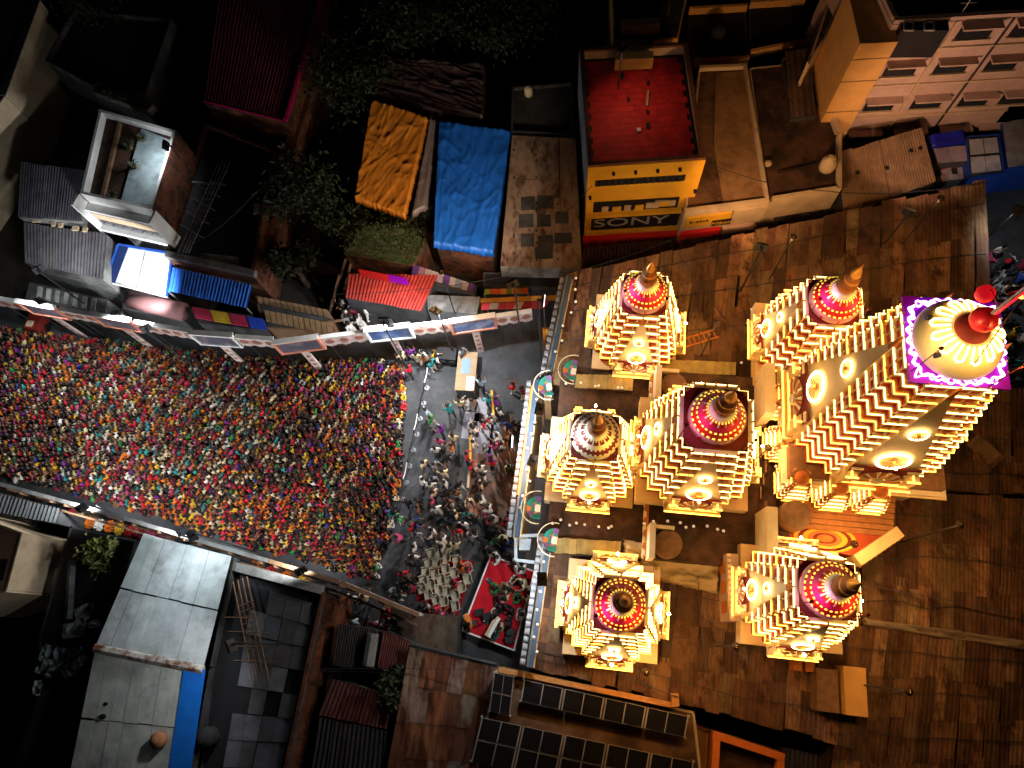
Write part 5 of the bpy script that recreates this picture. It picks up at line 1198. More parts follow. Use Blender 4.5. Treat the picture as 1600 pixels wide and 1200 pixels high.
def warm_fill(label, x, y, z, power, base, color=WARM):
    """an added hooded fill lamp on a thin post: the hood is dark from above, the light falls on the roofs"""
    p = W(x, y, z); t = thing('fill_lamp', label, 'lamp', (p.x, p.y, base))
    put('pole', MB().tube((p.x, p.y, base), p + Vector((0, 0, .2)), .035).mesh('pole', M_DGREY), t)
    put('hood', MB().lathe([(.17, 0), (.13, .08), (.04, .14)], 12, 0, Matrix.Translation(p), caps=False).mesh('hood', M_BROWNROOF, True), t)
    put('globe', MB().lathe([(.03, -.02), (.07, .03), (.03, .1)], 10, 0, Matrix.Translation(p)).mesh('globe', E_LED, True), t)
    light('SPOT', p + Vector((0, 0, -.1)), power, color, t, .12, p - Vector((0, 0, 5)), 172, .35)
warm_fill('added hooded fill lamp on the tin roof between the upper towers', 1120, 505, 9.5, 300, 5.5)
warm_fill('added hooded fill lamp on the tin roof near the apart tower', 1150, 1010, 9.5, 300, 5.3)
warm_fill('added hooded fill lamp on the tin roof near the solar roof', 1010, 1050, 7.5, 260, 5.2)
warm_fill('added hooded fill lamp on the tin roof by the lane', 1500, 820, 10.5, 420, 5.2)
warm_fill('added hooded fill lamp on the lowest tin roof', 1420, 1080, 10.5, 300, 5.2)
warm_fill('added hooded fill lamp in the shed roofs before the low shops', 1240, 370, 9.5, 420, 5.2)
warm_fill('added hooded fill lamp before the apartment block', 1470, 310, 9.5, 300, 5.2)
warm_fill('added hooded fill lamp by the painted rings', 1335, 850, 8.6, 500, 6.6)
warm_fill('added hooded fill lamp between the tarpaulin roofs and shops', 690, 425, 8.0, 700, 3.0)
warm_fill('added hooded fill lamp behind the upper gate wall before the yellow front', 985, 425, 9.5, 420, 5.0)
flood('added floodlight on the street boards aimed at the cream wall house', 60, 420, 6.5, W(30, 260, 2), 700)  # added lamp, brightens the blank side wall
flood('small added floodlight on the white terrace house', 258, 228, 7.5, W(195, 262, 6), 420, base=6.4)  # lamp put in to light up the terrace floor
flood('floodlight by the gate aimed at the gate side towers', 800, 690, 9.0, T(2.0, 8.3, 9), 3600, angle=100)
flood('floodlight by the gate aimed at the shed corner tower', 850, 470, 9.0, T(2.6, 15.2, 8.5), 800)
# coloured lamps on the tower tops, washing the domes
PINKL = (1.0, .42, .75)
for nm, u, v, z, s, cl in (('shed corner', 2.57, 15.2, 10.2, 1.0, PINKL), ('white domed', .80, 8.35, 10.2, 1.0, (.85, .93, 1.0)), ('stage side', 2.2, 1.65, 10.2, 1.0, PINKL), ('raised hall', 5.35, 8.85, 12.5, 1.4, PINKL), ('squeezed', 10.3, 14.65, 11.7, 1.05, PINKL), ('apart', 9.6, 2.86, 11.7, 1.05, PINKL)):
    for side, du, dv, cc, pw in (('pink', -.95, -.55, cl, 95), ('amber', .85, -.8, (1.0, .6, .12), 70)):
        if cl != PINKL and side == 'pink': side = 'cool'
        p = T(u + du*s, v + dv*s, z + 1.35); t = thing('dome_lamp', f'small {side} lamp on a stalk washing the {nm} tower dome', 'lamp', (*T(u + du*s, v + dv*s).to_2d(), z))
        put('stalk', MB().tube((p.x, p.y, z), p, .02).mesh('stalk', M_TRED), t); put('hood', MB().lathe([(.07, 0), (.06, .08), (.02, .1)], 8, 0, Matrix.Translation(p)).mesh('hood', M_TRED), t)
        light('SPOT', p + Vector((0, 0, -.05)), pw, cc, t, .06, T(u, v, z+.35), 130, .5)
for side, du, dv, cc, pw in (('warm', -1.5, -1.2, (1.0, .72, .3), 300), ('amber', .9, -1.55, (1.0, .6, .15), 260)):  # lamps added to brighten the bell dome
    p = T(MU + du, MV + dv, 18.6); t = thing('dome_lamp', f'small {side} lamp on a stalk washing the largest tower dome', 'lamp', (*T(MU + du, MV + dv).to_2d(), 16.5))
    put('stalk', MB().tube((p.x, p.y, 16.5), p, .02).mesh('stalk', M_TRED), t); put('hood', MB().lathe([(.07, 0), (.06, .08), (.02, .1)], 8, 0, Matrix.Translation(p)).mesh('hood', M_TRED), t)
    light('SPOT', p + Vector((0, 0, -.05)), pw, cc, t, .06, T(MU, MV, 17), 140, .5)

flood('added warm floodlight on the shed roofs aimed at the apartment block', 1420, 330, 8.0, W(1500, 90, 6), 2300, color=(1.0, .56, .36), base=5.2, angle=85)  # added source for the light on the facade
flood('added warm floodlight on the shed roofs aimed at the low flat roofs', 1190, 385, 9.5, W(1200, 190, 4), 2400, color=(1.0, .5, .2), base=5.2, angle=80)  # added source, lifts the brown flat roofs
flood('added warm floodlight on the roof stair of the yellow building', 975, 78, 10.8, W(1000, 190, 7), 210, color=(1.0, .55, .3), base=7.9, angle=110)  # lamp put in so the red tiles catch light
flood('warm floodlight on the gate wall over the warm light pool', 832, 720, 8.0, W(772, 745), 1300, color=(1.0, .5, .25), base=5.9, angle=95)
flood('added floodlight over the lane behind the tower', 1592, 330, 7.0, W(1575, 470), 700)  # added to bring up the people in the lane
warm_fill('added hooded fill lamp in the gap between the raised hall and the pedestal', 1200, 700, 9.4, 420, 6.4)
flood('added floodlight on the dark flat roof aimed at the lower hall roof', 360, 1010, 8.5, W(205, 1130, 4), 700, base=3.7, angle=100)  # extra lamp added for the far roof slope
flood('added floodlight on the dark corner shop aimed at the tarpaulin roofs', 800, 442, 9.0, W(680, 270, 4), 2300, color=(1.0, .84, .62), base=2.9, angle=75)  # added lamp that makes the tarpaulins brighter
flood('floodlight on the street boards aimed at the mossy and red roofs', 600, 500, 7.5, W(640, 330, 4), 900, color=(1.0, .85, .65), angle=80)
# ================================================================== PEOPLE
def ensure_skin(V, Ed, Rd, mats, fn, levels=1):
    bm = bmesh.new(); ly = bm.verts.layers.skin.verify()
    vs = [bm.verts.new(v) for v in V]
    for i, v in enumerate(vs): v[ly].radius = Rd[i]; v[ly].use_root = (i == 0)
    for a, b in Ed: bm.edges.new((vs[a], vs[b]))
    me = bpy.data.meshes.new('sk'); bm.to_mesh(me); bm.free()
    o = bpy.data.objects.new('sk', me); col.objects.link(o); o.modifiers.new('s', 'SKIN'); sb = o.modifiers.new('u', 'SUBSURF'); sb.levels = levels
    bpy.context.view_layer.update()
    out = bpy.data.meshes.new_from_object(o.evaluated_get(bpy.context.evaluated_depsgraph_get()))
    bpy.data.objects.remove(o); out.materials.clear()
    for m in mats: out.materials.append(m)
    for p in out.polygons: p.material_index = fn(p.center); p.use_smooth = True
    out.name = 'person'
    return out
def standing(armL, armR, stride=.0, lean=0.0, lower=None, skirt=False):
    """faces +x. arm = (elbow, hand) points"""
    lx = lean
    V = [(0, 0, .95), (lx*.4, 0, 1.15), (lx*.8, 0, 1.36), (lx, 0, 1.47), (lx+.02, 0, 1.55), (lx+.03, 0, 1.63), (lx+.02, 0, 1.71)]
    Rd = [(.15, .12), (.145, .11), (.17, .115), (.07, .07), (.075, .075), (.098, .088), (.07, .07)]
    Ed = [(0, 1), (1, 2), (2, 3), (3, 4), (4, 5), (5, 6)]
    for s, (el, ha) in ((1, armL), (-1, armR)):
        i = len(V); V += [(lx*.85, s*.19, 1.38), (el[0]+lx, s*el[1], el[2]), (ha[0]+lx, s*ha[1], ha[2]), (ha[0]+lx+.05, s*ha[1], ha[2]-.06)]
        Rd += [(.062, .062), (.048, .048), (.036, .034), (.04, .022)]; Ed += [(2, i), (i, i+1), (i+1, i+2), (i+2, i+3)]
        i = len(V); st = stride*s
        V += [(0, s*.1, .88), (st*.5+.02, s*.11, .5), (st, s*.11, .1), (st+.14, s*.12, .045)]
        Rd += [(.105, .1), (.075 if not skirt else .12, .075 if not skirt else .12), (.05 if not skirt else .13, .05 if not skirt else .12), (.045, .03)]; Ed += [(0, i), (i, i+1), (i+1, i+2), (i+2, i+3)]
    def fn(c):
        if c.z > 1.47 and abs(c.y) < .12 and c.x < lx+.2 and c.x > lx-.2: return 2
        arm = abs(c.y) > .2 or c.x > lx+.2
        if arm and c.z > .7:
            for s, (el, ha) in ((1, armL), (-1, armR)):
                e = Vector((el[0]+lx, s*el[1], el[2])); h_ = Vector((ha[0]+lx, s*ha[1], ha[2]))
                if (c-h_).length < (c-Vector((lx*.85, s*.19, 1.38))).length*.75: return 2
            return 0
        if c.z < .06: return 2
        return 0 if c.z > .93 else 1
    return V, Ed, Rd, fn
def seated():
    V = [(0, 0, .12), (0, 0, .33), (.02, 0, .52), (.03, 0, .62), (.045, 0, .69), (.06, 0, .77), (.05, 0, .85)]
    Rd = [(.16, .15), (.14, .11), (.17, .11), (.065, .065), (.075, .075), (.098, .088), (.07, .07)]
    Ed = [(0, 1), (1, 2), (2, 3), (3, 4), (4, 5), (5, 6)]
    for s in (1, -1):
        i = len(V); V += [(.02, s*.18, .53), (.1, s*.24, .36), (.24, s*.14, .3), (.29, s*.11, .28)]; Rd += [(.06, .06), (.048, .048), (.036, .034), (.035, .022)]; Ed += [(2, i), (i, i+1), (i+1, i+2), (i+2, i+3)]
        i = len(V); V += [(.1, s*.12, .12), (.26, s*.26, .14), (.3, s*.05, .08), (.26, -s*.06, .05)]; Rd += [(.1, .1), (.075, .07), (.05, .05), (.04, .03)]; Ed += [(0, i), (i, i+1), (i+1, i+2), (i+2, i+3)]
    def fn(c):
        if c.z > .62: return 2
        if c.x > .15 and c.z > .22: return 2
        return 0 if c.z > .26 else 1
    return V, Ed, Rd, fn
def bodyset(spec, lowers):
    out = []
    V, Ed, Rd, fn = spec
    for lw in lowers: out.append(ensure_skin(V, Ed, Rd, [M_CLOTH, lw, M_SKIN], fn))
    return out
down_ = ((.02, .27, 1.12), (.1, .26, .9)); up_ = ((.15, .3, 1.35), (.25, .2, 1.68)); fwd = ((.1, .27, 1.12), (.34, .18, 1.2)); hip = ((-.05, .34, 1.15), (.06, .2, 1.02))
POSES = []
WHAT = [' walking', ' walking', ' reaching forward', ' with arm raised', ' with arm raised', ' hand on hip', ' leaning forward']
for aL, aR, st, ln, lowers, sk in ((down_, down_, .18, .02, [M_TROUS, M_DHOTI], False), (fwd, down_, -.15, .05, [M_TROUS], False), (up_, fwd, .05, .0, [M_TROUS, M_DHOTI], False), (hip, down_, .08, .0, [M_DHOTI], True), (fwd, fwd, .2, .16, [M_TROUS], False)):
    s = standing(aL, aR, st, ln, skirt=sk)
    for me, lw in zip(bodyset(s, lowers), lowers): POSES.append((me, ln, ('dark trousers' if lw is M_TROUS else 'white dhoti') + WHAT[len(POSES)]))
SEAT = bodyset(seated(), [M_TROUS, M_DHOTI, M_CLOTH])
def hairmesh(long=False):
    mb = MB(); n = 10
    mb.lathe([(.092, -.05), (.108, .0), (.104, .05), (.075, .095), (.03, .115)], n, 0, Matrix.Translation((-.012, 0, 0)), sx=1.05, sy=.95)
    if long: mb.box((-.09, 0, -.11), (.05, .11, .2), 0, None, .8)
    return mb.mesh('hair', M_HAIR, True)
HAIR = [hairmesh(False), hairmesh(True)]
M_CAPW = None
def person(label, p, rz, color, group, seat=False, scale=1.0, pose=None):
    me, ln, what = (random.choice(SEAT), 0, '') if seat else POSES[random.choice((0, 0, 1, 2, 2, 3, 4, 5, 6, 6))]
    if what: label = label.replace(' standing', '').replace(' top', f' top and {what}', 1).replace(' clothes', f' clothes and {what}', 1)
    o = bpy.data.objects.new('person', me); col.objects.link(o); o.location = p; o.rotation_euler = (0, 0, rz); o.scale = (scale,)*3; o.color = (*color, 1)
    tag(o, label, 'person', group)
    h_ = bpy.data.objects.new('hair', random.choice(HAIR)); col.objects.link(h_); h_.parent = o
    h_.location = (.05, 0, .79) if seat else (ln+.02, 0, 1.65)
    return o
CLO = {'white': (0.66, 0.63, 0.58), 'red': (0.55, 0.015, 0.03), 'orange': (0.65, 0.16, 0.015), 'yellow': (0.65, 0.38, 0.02), 'pink': (0.5, 0.06, 0.16), 'maroon': (0.18, 0.01, 0.03), 'green': (0.03, 0.25, 0.06), 'teal': (0.02, 0.25, 0.25), 'blue': (0.02, 0.05, 0.3), 'purple': (0.2, 0.02, 0.3), 'black': (0.01, 0.01, 0.012), 'cream': (0.6, 0.48, 0.28), 'brown': (0.2, 0.09, 0.04), 'grey': (0.25, 0.25, 0.27), 'pale blue': (0.3, 0.45, 0.55)}
CW = ['red']*7 + ['orange']*7 + ['yellow']*5 + ['pink']*2 + ['maroon']*6 + ['white']*2 + ['cream']*8 + ['green']*1 + ['teal']*1 + ['blue']*1 + ['purple']*1 + ['black']*13 + ['brown']*7
CL = ['black']*7 + ['maroon']*2 + ['brown']*2 + ['red', 'orange', 'cream']
def inside(p, poly):
    c = False; n = len(poly)
    for i in range(n):
        a, b = poly[i], poly[(i+1) % n]
        if (a.y > p.y) != (b.y > p.y) and p.x < (b.x-a.x)*(p.y-a.y)/(b.y-a.y)+a.x: c = not c
    return c
crowd_poly = pxpoly([(-30, 508), (60, 518), (130, 530), (250, 540), (380, 556), (470, 566), (560, 560), (626, 568), (628, 640), (624, 720), (616, 800), (598, 860), (584, 905), (540, 898), (470, 876), (400, 858), (330, 838), (250, 808), (180, 790), (100, 768), (-30, 738)], .3)
xs = [p.x for p in crowd_poly]; ys = [p.y for p in crowd_poly]
SPC = .32; places = []
row = 0; y = min(ys)
while y < max(ys):
    x = min(xs) + (row % 2)*SPC*.5
    while x < max(xs):
        p = Vector((x + random.uniform(-.09, .09), y + random.uniform(-.09, .09), 0))
        if inside(p, crowd_poly): places.append(p)
        x += SPC
    y += SPC*.9; row += 1
# drop some for uneven density
places = [p for p in places if random.random() > .04]
places.sort(key=lambda p: -p.x - .15*abs(p.y-10) )
stage_pt = W(850, 700)
near_, rest = places[:110], places[110:]
for p in near_:
    c = random.choice(CW); rz = math.atan2(stage_pt.y-p.y, stage_pt.x-p.x) + random.gauss(0, .35)
    person(f'person in {c} clothes seated in the front rows of the packed street crowd', (p.x, p.y, .02), rz, jit(CLO[c], .25), 'front rows of the seated crowd', True, random.uniform(.76, .9))
def lowperson(mb, colr, p, rz, s, c_top, c_low, arms):
    """one seated figure of the mass: legs, trunk, head in one loop of rings, hair"""
    n = 7
    rings = [(.17, .24, .0, .08), (.20, .27, .02, .08), (.17, .24, .16, .05), (.12, .17, .28, .0), (.13, .2, .47, .01), (.10, .19, .56, .02), (.05, .05, .61, .03), (.085, .08, .66, .04), (.115, .105, .74, .04), (.105, .095, .82, .03), (.03, .03, .89, .02)]
    cs = [c_low, c_low, c_low, c_top, c_top, c_top, SKC, SKC, HRC, HRC]
    cr, sr = math.cos(rz), math.sin(rz); o = len(mb.v)
    for rx, ry, z, off in rings:
        for i in range(n):
            a = 2*math.pi*i/n; lx, ly = (off+rx*math.cos(a))*s, ry*math.sin(a)*s
            mb.v.append((p.x+lx*cr-ly*sr, p.y+lx*sr+ly*cr, .02+z*s))
    for k in range(len(rings)-1):
        for i in range(n):
            mb.f.append([o+k*n+i, o+k*n+(i+1) % n, o+(k+1)*n+(i+1) % n, o+(k+1)*n+i]); mb.m.append(0)
            cc = cs[k]
            if k == 8 and i in (0,): cc = SKC
            colr.append(cc)
    for sd in (1, -1):   # arms
        q = [(.02, .2*sd, .52), (.12, .25*sd, .36), (.27, .12*sd, .30)] if not arms else [(.02, .2*sd, .52), (.2, .22*sd, .55), (.3, .08*sd, .72)]
        q = [Vector((p.x+(a*cr-b*sr)*s, p.y+(a*sr+b*cr)*s, .02+c_*s)) for a, b, c_ in q]
        f0 = len(mb.f); mb.tube(q[0], q[1], .05*s, .045*s, 4, cap=False); mb.tube(q[1], q[2], .045*s, .035*s, 4)
        colr += [c_top]*4 + [SKC]*(len(mb.f)-f0-4)
SKC = (0.2, 0.1, 0.06); HRC = (0.008, 0.007, 0.007)
mb = MB(); colr = []
for p in rest:
    c = random.choice(CW); g_ = (p - W(270, 640)).length
    if g_ < 6 and random.random() < .45: c = random.choice(['white', 'cream', 'cream', 'pink', 'red', 'orange', 'teal'])
    elif p.y < W(300, 780).y and random.random() < .22: c = random.choice(['red', 'orange', 'orange', 'yellow'])
    rz = math.atan2(stage_pt.y-p.y, stage_pt.x-p.x) + random.gauss(0, .4)
    lowperson(mb, colr, p, rz, random.uniform(.72, .86), tuple(x*.82 for x in jit(CLO[c], .3)), jit(CLO[c if random.random() < .2 else random.choice(CL)], .25), random.random() < .12)
me = mb.mesh('crowd', M_CROWD)
at = me.color_attributes.new('col', 'FLOAT_COLOR', 'CORNER')
buf = []
for f_, c in zip(me.polygons, colr): buf += [*c, 1.0]*len(f_.vertices)
at.data.foreach_set('color', buf)
me.polygons.foreach_set('use_smooth', [True]*len(me.polygons))
o = put('crowd', me); tag(o, 'dense colourful crowd of seated people filling the street', 'crowd', None, 'stuff')

# --- people in the open court
court = []
def pz(lst, ox, oy, sc): return [(ox+a/sc, oy+b/sc, c) for a, b, c in lst]
court += pz([(170, 385, 'pale blue'), (195, 430, 'green'), (260, 490, 'purple'), (310, 375, 'teal'), (365, 335, 'cream'), (410, 320, 'white'), (455, 318, 'brown'), (490, 215, 'pale blue'), (535, 310, 'teal'), (575, 325, 'purple'), (540, 400, 'white'), (600, 385, 'white'), (505, 450, 'red'), (450, 490, 'white'), (415, 510, 'white'), (450, 570, 'white'), (605, 540, 'white'), (575, 590, 'pink'), (630, 585, 'white'), (655, 592, 'orange'), (680, 235, 'red'), (735, 260, 'maroon'), (655, 460, 'blue'), (690, 470, 'brown'), (720, 480, 'black'), (245, 560, 'pink'), (225, 610, 'white'), (330, 540, 'cream'), (320, 590, 'orange'), (290, 655, 'black'), (155, 690, 'cream'), (215, 700, 'grey'), (230, 740, 'grey'), (270, 745, 'cream'), (285, 805, 'white'), (170, 780, 'white'), (165, 820, 'white'), (215, 862, 'cream'), (490, 720, 'white'), (510, 765, 'white'), (490, 815, 'cream'), (545, 675, 'purple'), (560, 712, 'red'), (655, 695, 'cream'), (655, 735, 'green'), (360, 810, 'black'), (360, 850, 'brown'), (410, 900, 'cream'), (470, 880, 'black'), (510, 910, 'white'), (225, 955, 'white'), (205, 910, 'pink'), (300, 905, 'brown'), (290, 980, 'black'), (345, 985, 'cream'), (415, 985, 'teal'), (390, 1040, 'white'), (355, 1085, 'red'), (545, 970, 'white'), (585, 1010, 'white'), (630, 1030, 'red'), (655, 985, 'grey'), (520, 1020, 'maroon'), (460, 1030, 'black'), (205, 1110, 'white'), (115, 1105, 'grey'), (80, 1060, 'red'), (115, 1040, 'blue'), (20, 1120, 'pink'), (100, 1180, 'white'), (270, 1180, 'white'), (340, 1180, 'cream'), (430, 1130, 'grey'), (510, 1140, 'black'), (570, 1145, 'green'), (620, 1110, 'cream'), (655, 1130, 'blue'), (60, 920, 'black'), (90, 940, 'black'), (150, 915, 'brown'), (430, 700, 'red'), (405, 640, 'red'), (70, 135, 'red'), (10, 1010, 'green'), (200, 100, 'teal'), (115, 60, 'cream'), (150, 40, 'white'), (90, 40, 'yellow'), (210, 45, 'yellow'), (245, 60, 'white'), (130, 90, 'brown'), (375, 30, 'grey'), (30, 60, 'cream'), (55, 20, 'purple'), (380, 940, 'black'), (250, 1050, 'black'), (550, 1080, 'black')], 620, 540, 3.75)
occ = []
for x, y, c in court:
    p = W(x, y, 1.3); p.z = .03
    if any((p-q).length < .42 for q in occ): p += Vector((random.uniform(-.35, .35), random.uniform(-.35, .35), 0))
    occ.append(p.copy())
    person(f'person in {c} top standing in the temple court', p, random.uniform(0, 6.28), jit(CLO[c], .15), 'people standing in the court', False, random.uniform(.95, 1.05))
# --- people between crowd end and chairs, right of lower boards
for lst, lab, grp in ((pz([(385, 380, 'grey'), (425, 395, 'black'), (450, 290, 'red'), (470, 320, 'black'), (485, 345, 'brown'), (430, 340, 'black'), (495, 245, 'black'), (350, 460, 'brown'), (390, 490, 'red'), (410, 545, 'white'), (365, 545, 'red'), (215, 405, 'white'), (265, 410, 'cream'), (215, 515, 'pale blue'), (310, 525, 'maroon'), (425, 520, 'cream'), (590, 465, 'pink'), (625, 470, 'maroon'), (655, 480, 'pink'), (600, 440, 'red'), (500, 450, 'black'), (540, 440, 'black'), (500, 360, 'maroon'), (490, 180, 'white'), (585, 110, 'white'), (640, 160, 'white'), (690, 165, 'cream')], 480, 800, 3.0), 'standing by the chairs', 'people beside the chairs'),
                       (pz([(80, 310, 'grey'), (60, 350, 'pink'), (40, 375, 'white'), (105, 320, 'white'), (120, 300, 'black'), (135, 340, 'red'), (70, 270, 'black'), (40, 250, 'white'), (95, 280, 'grey'), (150, 290, 'blue'), (20, 330, 'red'), (110, 365, 'grey'), (130, 380, 'blue'), (60, 230, 'pink'), (160, 250, 'maroon'), (90, 200, 'white')], 1518, 290, 2.0) + pz([(500, 880, 'yellow'), (530, 1010, 'teal'), (520, 1040, 'brown'), (470, 1000, 'grey'), (540, 900, 'white'), (480, 830, 'black')], 1400, 200, 2.73), 'standing in the lane', 'people in the lane'),
                       (pz([(40, 560, 'white'), (90, 580, 'grey'), (60, 600, 'black'), (120, 575, 'black'), (170, 600, 'white'), (45, 630, 'white'), (105, 620, 'maroon')], 525, 340, 4.2) + pz([(100, 400, 'grey'), (170, 420, 'white'), (130, 440, 'black'), (90, 450, 'white')], 520, 400, 4.2), 'standing by the red roof', 'people by the red roofed shop')):
    for x, y, c in lst:
        p = W(x, y, 1.3); p.z = .03
        if any((p-q).length < .42 for q in occ): p += Vector((random.uniform(-.35, .35), random.uniform(-.35, .35), 0))
        occ.append(p.copy())
        person(f'person in {c} top {lab}', p, random.uniform(0, 6.28), jit(CLO[c], .15), grp, False, random.uniform(1.02, 1.12))

# ================================================================== chairs, carpet, stage
pts = pxpoly([(668, 862), (742, 878), (716, 962), (650, 938)], 0)
o = put('carpet', MB().prism([(p.x, p.y) for p in pts], .0, .032).mesh('carpet', mat('red_carpet', (0.32, 0.008, 0.015), .95, .3, 3, .3))); tag(o, 'dark red carpet laid under the plastic chairs', 'carpet')
M_PLAST = mat('cream_plastic', (0.42, 0.39, 0.29), .45, .15, 3, .02)
def chair_meshes():
    seat = MB().prism([(-.22, -.22), (.2, -.2), (.22, 0), (.2, .2), (-.22, .22)], .42, .45).mesh('seat', M_PLAST)
    b = MB(); n = 8; vs = []
    for i in range(n+1):
        a = R(-75+150*i/n)
        for z, rr in ((.46, .245), (.74, .27)):
            for t in (0, .03): vs.append((-(rr+t)*math.cos(a)*.9, (rr+t)*math.sin(a), z - (.12 if abs(i-n/2) > 2.5 and z > .6 else 0)))
    fs = []
    for i in range(n):
        k = 4*i; fs += [(k, k+4, k+6, k+2), (k+1, k+3, k+7, k+5), (k+2, k+6, k+7, k+3), (k, k+1, k+5, k+4)]
    b.add(vs, fs); back = b.mesh('backrest', M_PLAST, True)
    leg = MB().box((0, 0, .21), (.045, .045, .42), 0, None, .8).mesh('leg', M_PLAST)
    arm = MB().box((0, 0, 0), (.38, .05, .03)).mesh('armrest', M_PLAST)
    return seat, back, leg, arm
CH = chair_meshes()
for i, (a, b) in enumerate([(215, 165), (290, 170), (360, 195), (465, 230), (575, 300), (190, 255), (270, 250), (355, 310), (440, 350), (570, 405), (160, 345), (250, 355), (310, 415), (390, 435), (510, 490), (140, 425), (210, 460), (290, 520), (365, 530), (450, 570), (120, 495), (185, 555), (260, 605), (340, 625), (450, 670)]):
    p = W(640+a/6.31, 840+b/6.31, .45); p.z = .033
    k_ = 1.04
    t = thing('chair', 'cream moulded plastic armchair standing on the dark red carpet', 'chair', p, R(195)+random.uniform(-.15, .15), 'plastic chairs in rows')
    t.scale = (k_, k_, k_)
    put('seat', CH[0], t, world_space=False); put('backrest', CH[1], t, world_space=False)
    for x in (-.19, .19):
        for y in (-.2, .2): put('leg', CH[2], t, mtx=Matrix.Translation((x, y, 0)), world_space=False)
    for y in (-.26, .26): put('armrest', CH[3], t, mtx=Matrix.Translation((.02, y, .62)), world_space=False)
for a, b, c in ((520, 280, 'orange'), (455, 450, 'red'), (575, 300, 'red')):
    p = W(640+a/6.31, 840+b/6.31, .9); p.z = .4
    person(f'person in {c} sitting among the plastic chairs', p, R(195), CLO[c], 'people on chairs', True)
SZ_ = 1.0
A, B, C, D = [W(x, y, SZ_) for x, y in ((767, 868), (835, 893), (803, 1016), (722, 985))]
st = thing('stage', 'low red carpeted stage with white edging beside the gate wall', 'stage', (*cen((A, B, C, D)).to_2d(), 0))
put('deck', MB().prism([(p.x, p.y) for p in (A, B, C, D)], .8, SZ_).mesh('deck', mat('stage_red', (0.5, 0.006, 0.015), .9, .3, 1.5, .25)), st)
for a, b in ((A, D), (D, C), (A, B), (B, C)): put('edging', MB().tube(a + Vector((0, 0, -.02)), b + Vector((0, 0, -.02)), .055, n=4).mesh('edging', M_WHITE), st)
for p in (A, B, C, D): put('leg', MB().tube((p.x, p.y, 0), (p.x, p.y, .8), .06).mesh('leg', M_GREYM), st)
def S(a, b, z=SZ_): return W(640+a/6.31, 840+b/6.31, z)
for a, b, c in ((870, 205, 'white'), (1050, 265, 'white'), (1125, 325, 'white'), (1185, 550, 'white'), (1140, 440, 'cream'), (990, 185, 'black')):
    p = S(a, b, 2.2); p.z = SZ_; person(f'person in {c} clothes standing on the stage', p, random.uniform(2, 4), CLO[c], 'people standing on the stage', False, 1.15)
for a, b, c in ((860, 500, 'green'), (900, 600, 'pink'), (950, 610, 'cream'), (960, 500, 'cream'), (1050, 440, 'black'), (930, 550, 'brown'), (1000, 520, 'brown'), (1085, 590, 'green'), (900, 690, 'black'), (960, 680, 'maroon'), (1015, 720, 'black'), (850, 770, 'black'), (990, 860, 'black'), (860, 950, 'teal'), (590, 850, 'orange'), (900, 900, 'cream'), (1120, 760, 'white')):
    p = S(a, b, 1.6); p.z = SZ_; person(f'musician in {c} clothes seated on the red stage', p, R(170)+random.gauss(0, .4), CLO[c], 'musicians seated on the stage', True, 1.15)
for k, (a, b, rz) in enumerate(((985, 1005, .3), (690, 740, .2), (770, 780, .4), (1000, 940, .6))):
    t = thing('loudspeaker', ['black loudspeaker at the stage end by the gate wall', 'black floor loudspeaker on the stage by the orange musician', 'black floor loudspeaker beside the mixing desk', 'black loudspeaker behind the seated musicians'][k], 'loudspeaker', S(a, b), rz, 'stage loudspeakers')
    put('cabinet', MB().box((0, 0, .25), (.45, .4, .5), 0, None, .85).mesh('cabinet', M_BLACK), t, world_space=False); put('cone', MB().lathe([(.15, 0), (.16, .02), (.05, .03)], 14, 0, Matrix.Translation((.2, 0, .26)) @ Matrix.Rotation(R(78), 4, 'Y')).mesh('cone', M_DGREY), t, world_space=False)
t = thing('keyboard', 'pale electronic keyboard on the stage', 'keyboard', S(830, 880), R(60)); put('case', MB().box((0, 0, .6), (1.1, .32, .1)).mesh('case', M_CREAM), t, world_space=False); put('keys', MB().box((0, -.07, .66), (1.0, .14, .02)).mesh('keys', M_WHITE), t, world_space=False)
for s in (-.4, .4): put('stand', MB().box((s, 0, .28), (.05, .3, .56)).mesh('stand', M_DGREY), t, world_space=False)
t = thing('drum', 'barrel hand drum lying on the stage', 'drum', S(580, 820), R(30)); put('shell', MB().lathe([(.14, -.35), (.19, 0), (.14, .35)], 16, 0, Matrix.Translation((0, 0, .2)) @ Matrix.Rotation(R(90), 4, 'X')).mesh('shell', M_TORANGE, True), t, world_space=False); put('drum_head', MB().lathe([(.14, .35), (.12, .37)], 16, 0, Matrix.Translation((0, 0, .2)) @ Matrix.Rotation(R(90), 4, 'X')).mesh('drum_head', M_CREAM), t, world_space=False)
for k, (a, b) in enumerate(((640, 840), (790, 430), (760, 830))):
    t = thing('microphone_stand', ['microphone stand by the hand drum', 'microphone stand alone on the bare red carpet', 'microphone stand by the keyboard'][k], 'stand', S(a, b)); put('pole', MB().tube((0, 0, 0), (0, 0, 1.3), .02).mesh('pole', M_GREYM), t, world_space=False); put('base', MB().lathe([(.16, 0), (.14, .04)], 14).mesh('base', M_DGREY), t, world_space=False); put('head', MB().lathe([(.02, 0), (.05, .06), (.04, .14)], 10, 0, Matrix.Translation((0, 0, 1.3))).mesh('head', M_GREYM), t, world_space=False)
